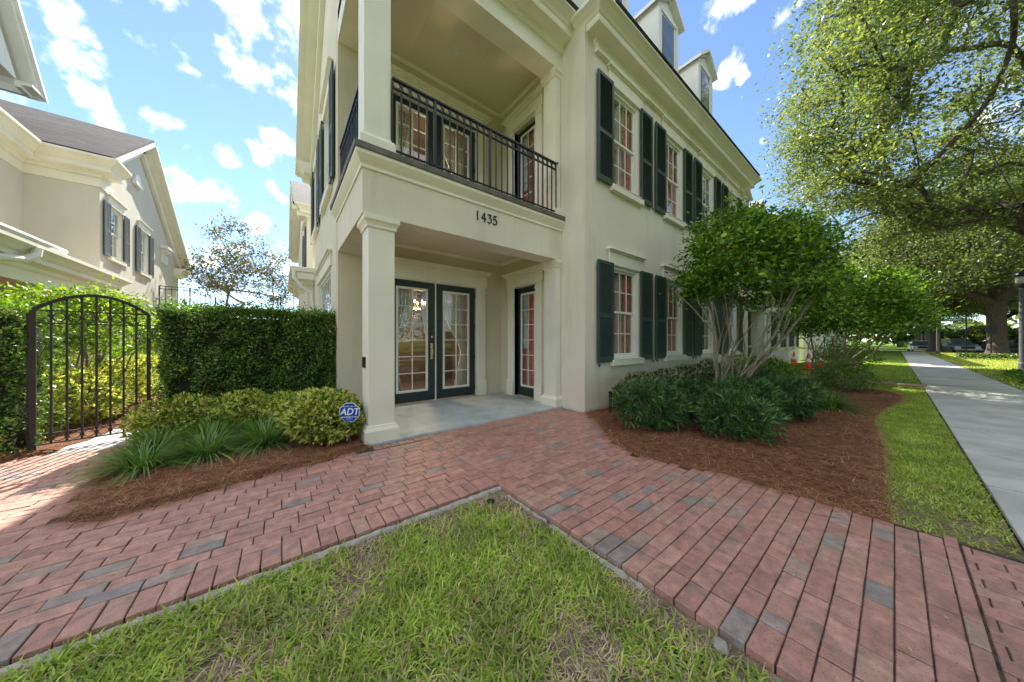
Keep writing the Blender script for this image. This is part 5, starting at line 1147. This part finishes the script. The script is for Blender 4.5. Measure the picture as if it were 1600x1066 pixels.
# cones and tape
def cone(x, y, lb, s_=1):
    root = empty('traffic_cone', (x, y, 0), lb, 'traffic cone', 'traffic cones by the neighbouring porch')
    MB().box(x-.19*s_, y-.19*s_, 0, x+.19*s_, y+.19*s_, .035*s_).build('base', M['orange'], root, bevel=.01)
    MB().lathe([(.14*s_, .035*s_), (.105*s_, .32*s_), (.0, .32*s_)], (x, y, 0), 18).build('body', M['orange'], root, smooth=False); MB().lathe([(.065*s_, .483*s_), (.03*s_, .72*s_), (0, .72*s_)], (x, y, 0), 18).build('tip', M['orange'], root)
    MB().lathe([(.106*s_, .318*s_), (.064*s_, .482*s_), (0, .482*s_)], (x, y, 0), 18).build('reflective_band', M['signwhite'], root)
cone(22.6, 3.45, 'orange traffic cone nearest the neighbouring porch wall, under the yellow tape', 1.0); cone(20.0, 2.55, 'orange traffic cone half hidden behind the stems of the second small tree', 1.0); cone(24.2, 1.75, 'orange traffic cone showing through the leaves of the second small tree', 1.0); cone(21.6, 2.3, 'orange traffic cone standing between the other cones behind the second small tree', 1.0)
tp = MB(); pts = [(17.4, 4.3, 1.08), (19.5, 3.95, 1.0), (21, 3.7, .96), (22.6, 3.45, .98), (24, 3.2, .9), (26, 2.8, .95)]
for a, b in zip(pts, pts[1:]): tp.bar(a, b, .004, .08)
tag(tp.build('barrier_tape', M['yellow']), 'yellow barrier tape strung across the neighbouring porch entrance', 'barrier tape')

# ================================================================ THE NEXT TOWNHOUSE ALONG THE STREET
NB = empty('next_townhouse', (20, 4, 0), 'cream townhouse beyond the dormered wing, with a small porch and balcony behind the small trees', 'house')
ho = [(15.25, 17.9, 0, 2.7), (15.25, 17.9, 3.35, 5.9)] + [(a, a+.95, z0, z0+1.9) for a in (19.4, 21.6, 23.8, 26.0) for z0 in (.95, 4.4)]
MB().wall('y', 4.0, .25, 18.2, 28, -.1, 7.0, ho).wall('y', 4.0, .25, 14.4, 18.2, -.1, 3.3, ho).wall('x', 18.2, .2, 4.25, 12, 3.3, 7.0).wall('x', 14.4, .2, 4.25, 12, -.1, 3.3).wall('x', 14.4, .2, 6.2, 12, 3.3, 6.0).wall('x', 27.8, .2, 4.25, 12, -.1, 7.0).wall('y', 11.8, .2, 14.6, 27.8, -.1, 7.0).build('wall', M['wall'], NB)
MB().wall('y', 6.2, .2, 14.6, 18.19, -.1, 6.0, [(15.7, 16.7, .03, 2.2), (15.7, 16.7, 3.4, 5.6)]).wall('x', 18.4, .2, 4.25, 6.2, -.1, 6.9).build('porch_wall', M['porchwall'], NB)
frdoor(Tfront(6.2), NB, 15.7, 16.7, .04, 2.2); frdoor(Tfront(6.2), NB, 15.7, 16.7, 3.41, 5.6)
MB().box(14.6, 3.95, 2.9, 18.4, 6.19, 3.35).build('balcony_floor', M['trim'], NB)
iron = MB(); iron.bar((15.25, 4.05, 4.3), (17.9, 4.05, 4.3), .05, .03)
for i in range(20): iron.box(15.3+.135*i, 4.04, 3.36, 15.32+.135*i, 4.06, 4.29)
iron.build('balcony_railing', M['iron'], NB)
column(14.95, 15.24, 3.72, 3.999, 0, 2.85, NB); column(17.92, 18.2, 3.72, 3.999, 0, 2.85, NB)
MB().sweep([(0, 2.85), (.35, 2.85), (.36, 3.25), (.45, 3.3), (.45, 3.38), (0, 3.38)], [(14.9, 3.999), (18.3, 3.999)]).build('porch_beam', M['trim'], NB)
for a in (19.4, 21.6, 23.8, 26.0):
    for z0 in (.95, 4.4):
        window(Tfront(4.0), NB, a, a+.95, z0, z0+1.9)
        for u0, u1 in ((a-.52, a-.06), (a+1.01, a+1.45)): shutter(Tfront(4.0), NB, u0, u1, z0-.05, z0+1.93)
MB().sweep([(o, z+6.75) for o, z in CP], [(18.21, 4.4), (18.21, 3.999), (28, 3.999), (28, 4.4)]).build('cornice', M['trim'], NB)
slab((17.8, 3.5, 7.18), (28.4, 3.5, 7.18), (28.4, 8, 10.6), (17.8, 8, 10.6), .08, 'roof', M['roof'], NB); slab((28.4, 12.4, 7.1), (17.8, 12.4, 7.1), (17.8, 8, 10.6), (28.4, 8, 10.6), .08, 'roof', M['roof'], NB)
MB().box(14.2, 5.9, 6.0, 18.19, 12, 6.2).build('roof', M['trim'], NB)
for x0 in (18.9, 21.8, 24.7): dormer(x0, x0+1.3, 4.9, 7.8, 9.1, 9.6, NB)
FB = empty('row_houses', (50, 6, 0), 'cream row houses far along the sidewalk behind the small trees', 'house')
MB().wall('y', 4.2, .3, 31, 62, -.1, 7, [(32.5+3*i, 33.6+3*i, z0, z0+1.8) for i in range(10) for z0 in (1, 4.3)]).build('wall', M['wall'], FB)
for i in range(10):
    for z0 in (1, 4.3): window(Tfront(4.2), FB, 32.5+3*i, 33.6+3*i, z0, z0+1.8, glass='darkglass')
slab((30.6, 3.7, 7.1), (62.4, 3.7, 7.1), (62.4, 8.5, 10.4), (30.6, 8.5, 10.4), .1, 'roof', M['roof'], FB)
# shops far across the junction
SHP = empty('shop_building', (100, -30, 0), 'low brown shop building far behind the parked cars at the right', 'building')
MB().wall('x', 100, .3, -46, -16, -.1, 5, [(-44+5*i, -40.5+5*i, .2, 3) for i in range(5)]).box(100.3, -46, 0, 112, -16, 5.2).build('wall', surf('brown_shop_wall', (.22, .13, .09), .8), SHP)
for i in range(5): MB().box(100.1, -44+5*i, .2, 100.14, -40.5+5*i, 3).build('shop_window', M['darkglass'], SHP)

# ================================================================ CARS
def car(name, mat, label, L=4.6, Wd=1.85, h=1.5, suv=False):
    root = empty(name, (0,0,0), label, 'car', 'cars parked at the junction'); hw = Wd/2; hb = .95 if suv else .85
    prof = [(-L/2, .35), (-L/2+.05, .75), (-L/2+.25, hb-.06), (-L*.22, hb), (L/2-.35, hb+.02), (L/2-.05, .85), (L/2, .45), (L/2-.1, .25), (-L/2+.1, .25)]
    MB().prism([(p[0], p[1]) for p in prof], 'y', -hw, hw).build('body', mat, root, bevel=.06)
    r = L*.48 if suv else L*.34; a0, a1 = -L*.24, r; b0, b1 = -L*.08, (r-.15 if suv else r-.5)
    v = [(a0, -hw+.06, hb), (a1, -hw+.06, hb), (a1, hw-.06, hb), (a0, hw-.06, hb), (b0, -hw+.22, h-.03), (b1, -hw+.22, h-.03), (b1, hw-.22, h-.03), (b0, hw-.22, h-.03)]
    MB().add(v, [(3,2,1,0),(4,5,6,7),(0,1,5,4),(1,2,6,5),(2,3,7,6),(3,0,4,7)]).build('window_glass', M['darkglass'], root)
    MB().box(b0-.02, -hw+.2, h-.05, b1+.04, hw-.2, h).build('roof', mat, root, bevel=.03)
    for x in (-L*.31, L*.31):
        for s_ in (-1, 1):
            w = MB(); y = s_*(hw-.08); n = 18; w.tube([(x, y-.1, .33), (x, y+.1, .33)], .33, n); wo_ = w.build('wheel', M['rubber'], root)
            MB().tube([(x, y-.105, .33), (x, y+.105, .33)], .2, 12).build('rim', M['carsilver'], wo_)
    for s_ in (-1, 1):
        MB().box(-L/2-.005, s_*(hw-.42), .62, -L/2+.25, s_*(hw-.06), .78).build('headlight', M['headlamp'], root, bevel=.02)
        MB().box(L/2-.15, s_*(hw-.3), .68, L/2+.005, s_*(hw-.05), .82).build('tail_light', M['carred'], root)
        MB().box(-L*.19, s_*(hw), .92, -L*.15, s_*(hw+.2), 1.05).build('wing_mirror', mat, root, bevel=.02)
    MB().box(-L/2-.012, -hw+.45, .5, -L/2+.05, hw-.45, .74).build('grille', M['rubber'], root); MB().box(-L/2-.02, -.26, .38, -L/2, .26, .49).build('number_plate', M['signwhite'], root)
    return root
def place(c, x, y, rz): c.location = (x, y, -.13); c.rotation_euler = (0, 0, rz)
c = car('parked_car', M['carsilver'], 'silver sport utility car facing the camera behind the green street name sign', suv=True, h=1.75); place(c, 68.0, -5.0, R(12))
c = car('parked_car', M['carwhite'], 'white car facing the camera just right of the farther lamp post'); place(c, 69.5, -2.2, R(5))
c = car('parked_car', M['cardark'], 'dark blue car between the road sign and the thick oak trunk', h=1.45); place(c, 70, -8.3, R(80))
c = car('parked_car', M['carwhite'], 'white car to the right of the thick oak trunk'); place(c, 60, -13.2, R(20))
c = car('parked_car', M['cardark'], 'dark car right of the thick oak trunk, next to the white one'); place(c, 66, -13.6, R(10))
c = car('parked_car', M['carred'], 'red car in the road beyond the thick oak trunk'); place(c, 74, -13.4, R(0))

# ================================================================ GROUND COVER (nobody could count it)
def grass(name, poly, n, h, w, z, dens=None, mat='grass', label='green grass', lie=.5):
    p = scatter(poly, n, dens); a = rng.uniform(0, 2*np.pi, n); t = rng.uniform(.1, 1, n)**.7*lie; P = np.stack([p[:,0], p[:,1], np.full(n, z)], 1)
    D = np.stack([np.cos(a)*np.sin(t), np.sin(a)*np.sin(t), np.cos(t)], 1)
    o = strips(name, P, D, h*rng.uniform(.45, 1.25, n), w*rng.uniform(.7, 1.3, n), rng.uniform(.1, .7, n), M[mat], None, segs=2); o['kind'] = 'stuff'
    return tag(o, label, 'grass')
FL = [(-2.2, -.34), (1.56, -.34), (1.56, 2.225), (-2.2, 2.225)]
def fd(p):
    e = np.minimum(1.56-p[:,0], 2.225-p[:,1]+np.where(p[:,0] < .45, .1, 0)); cor = np.hypot(p[:,0]-1.53, p[:,1]-2.2)
    return np.clip(.25+1.3*(vnoise(p, 7, 5)-.28), .05, 1)*np.clip(e/.10, .12, 1)*np.clip((cor-.15)/.35, .03, 1)
grass('lawn_grass', FL, 56000, .082, .0098, -.04, fd, label='patchy bright green grass of the front lawn inside the brick corner', lie=1.15)
grass('dry_thatch', FL, 30000, .06, .005, -.038, lambda p: np.clip(1.2-1.1*vnoise(p, 7, 5), .1, 1), 'thatch', 'dry straw-coloured thatch among the front lawn grass', lie=1.5)
SL = [(3.57,.04),(4.4,.07),(6.0,.09),(7.0,.17),(8.0,.22),(9.3,.15),(11,-.1),(12.2,-.08),(12.9,.36),(13.6,1.1),(14.84,1.6),(14.84,-.5),(3.62,-.5)]
grass('lawn_grass', SL, 48000, .062, .008, -.03, lambda p: np.clip((p[:,0]-3.5)/1.6, .25, 1)*np.clip(8/p[:,0], .25, 1), label='green grass strip between the mulch bed and the sidewalk', lie=1.0)
grass('lawn_grass', [(15.8, -.5), (34, -.5), (34, 1.2), (22, 1.2), (15.8, 2.8)], 26000, .09, .016, -.03, None, label='sunlit grass strip beyond the second brick walk', lie=.9)
grass('lawn_grass', [(13, -2.16), (62, -2.16), (62, -7.7), (13, -7.7)], 60000, .12, .03, -.03, lambda p: np.clip(22/p[:,0], .2, 1), label='bright green verge grass between the sidewalk and the street', lie=.9)
grass('lawn_grass', [(3.62, -2.13), (13, -2.13), (13, -5), (3.62, -5)], 20000, .07, .012, -.03, None, label='verge grass beside the nearest part of the sidewalk', lie=.9)
def needles(poly, n, z, label, L=.13):
    p = scatter(poly, n); a = rng.uniform(0, 2*np.pi, n); t = rng.normal(size=n)*.22; P = np.stack([p[:,0], p[:,1], z + rng.uniform(.0, .045, n)], 1)
    D = np.stack([np.cos(a)*np.cos(t), np.sin(a)*np.cos(t), np.sin(t)], 1)
    o = strips('pine_straw', P, D, L*rng.uniform(.5, 1.3, n), rng.uniform(.0016, .0034, n), rng.uniform(-.1, .25, n), M['needle'], None, segs=1, flat=True); o['kind'] = 'stuff'
    return tag(o, label, 'pine straw')
def grow(poly, k): c = np.mean(poly, 0); return [tuple(np.array(q)+(np.array(q)-c)/np.linalg.norm(np.array(q)-c)*k) for q in poly]
needles(LB, 30000, .03, 'red-brown pine straw covering the bed in front of the clipped hedge')
needles(RB, 52000, .025, 'red-brown pine straw covering the bed in front of the wing', .14)
needles(LB2, 9000, .02, 'sunlit pine straw along the courtyard path behind the gate', .14); needles(LB3, 4000, .02, 'sunlit pine straw at the foot of the left hedge', .13)
def rim(poly, n, z):                                         # stray needles over the pavers along the edge
    P = []
    for i in range(len(poly)):
        a, b = np.array(poly[i]), np.array(poly[(i+1) % len(poly)]); k = int(n*np.linalg.norm(b-a)); P.append(a+(b-a)*rng.uniform(size=(k,1))+rng.normal(size=(k,2))*.045)
    p = np.concatenate(P); m_ = len(p); a = rng.uniform(0, 2*np.pi, m_); t = rng.normal(size=m_)*.15
    o = strips('pine_straw', np.stack([p[:,0], p[:,1], np.full(m_, z)+rng.uniform(0, .02, m_)], 1), np.stack([np.cos(a)*np.cos(t), np.sin(a)*np.cos(t), np.abs(np.sin(t))], 1), .11*rng.uniform(.5, 1.3, m_), rng.uniform(.0016, .003, m_), .1, M['needle'], None, segs=2, flat=True); o['kind'] = 'stuff'
    return tag(o, 'loose pine needles strewn over the brick paver edges', 'pine straw')
rim(LB, 700, .006); rim(RB, 600, .006)
# fallen leaves
k = 330; pa = np.concatenate([scatter(RB, 120), scatter([(4,-2.05),(14,-2.05),(14,-.55),(4,-.55)], 50), scatter([(.95,4.1),(4.3,4.1),(4.3,6),(.95,6)], 20), scatter(LB, 40), scatter([(-1.2,2.3),(1.6,2.3),(1.7,-.2),(3.5,-.2),(3.6,3.5),(0,3.7)], 40), scatter(FL, 60)]); za = np.where(inside(pa, RB) | inside(pa, LB), .075, np.where(inside(pa, FL), -.005, np.where((pa[:,1] > 4.07) & (pa[:,0] > .9) & (pa[:,0] < 4.4), .037, .008)))
dd = rng.normal(size=(k,3))*[1,1,.12]; o = leaves('fallen_leaves', np.stack([pa[:,0], pa[:,1], za], 1), .028, M['dryleaf'], D=dd, up=3.5, asp=.5); o['kind'] = 'stuff'; tag(o, 'small dry fallen leaves scattered on straw, pavers and lawn', 'leaves')

for k, (x, y, a, L_) in enumerate([(6.4, -.95, .5, .16), (6.7, -1.25, 2.6, .12), (8.6, -1.4, .2, .1), (5.6, -1.0, 1.1, .14), (3.3, .25, 2.1, .3)]):
    d = Vector((math.cos(a), math.sin(a), 0)); p = Vector((x, y, .006)); n_ = Vector((-d.y, d.x, 0))
    o = MB().tube([p, p+d*L_*.35+n_*.012, p+d*L_*.7-n_*.006, p+d*L_], [.003, .003, .0025, .0015], 5).build('twig', M['bark2'])
    tag(o, ['small fallen twig on the sidewalk near its grass edge', 'short fallen twig in the middle of the sidewalk', 'fallen twig farthest along the sidewalk', 'fallen twig on the sidewalk nearest the brick pavers', 'long thin fallen twig on the brick pavers beside the mulch bed'][k], 'twig')
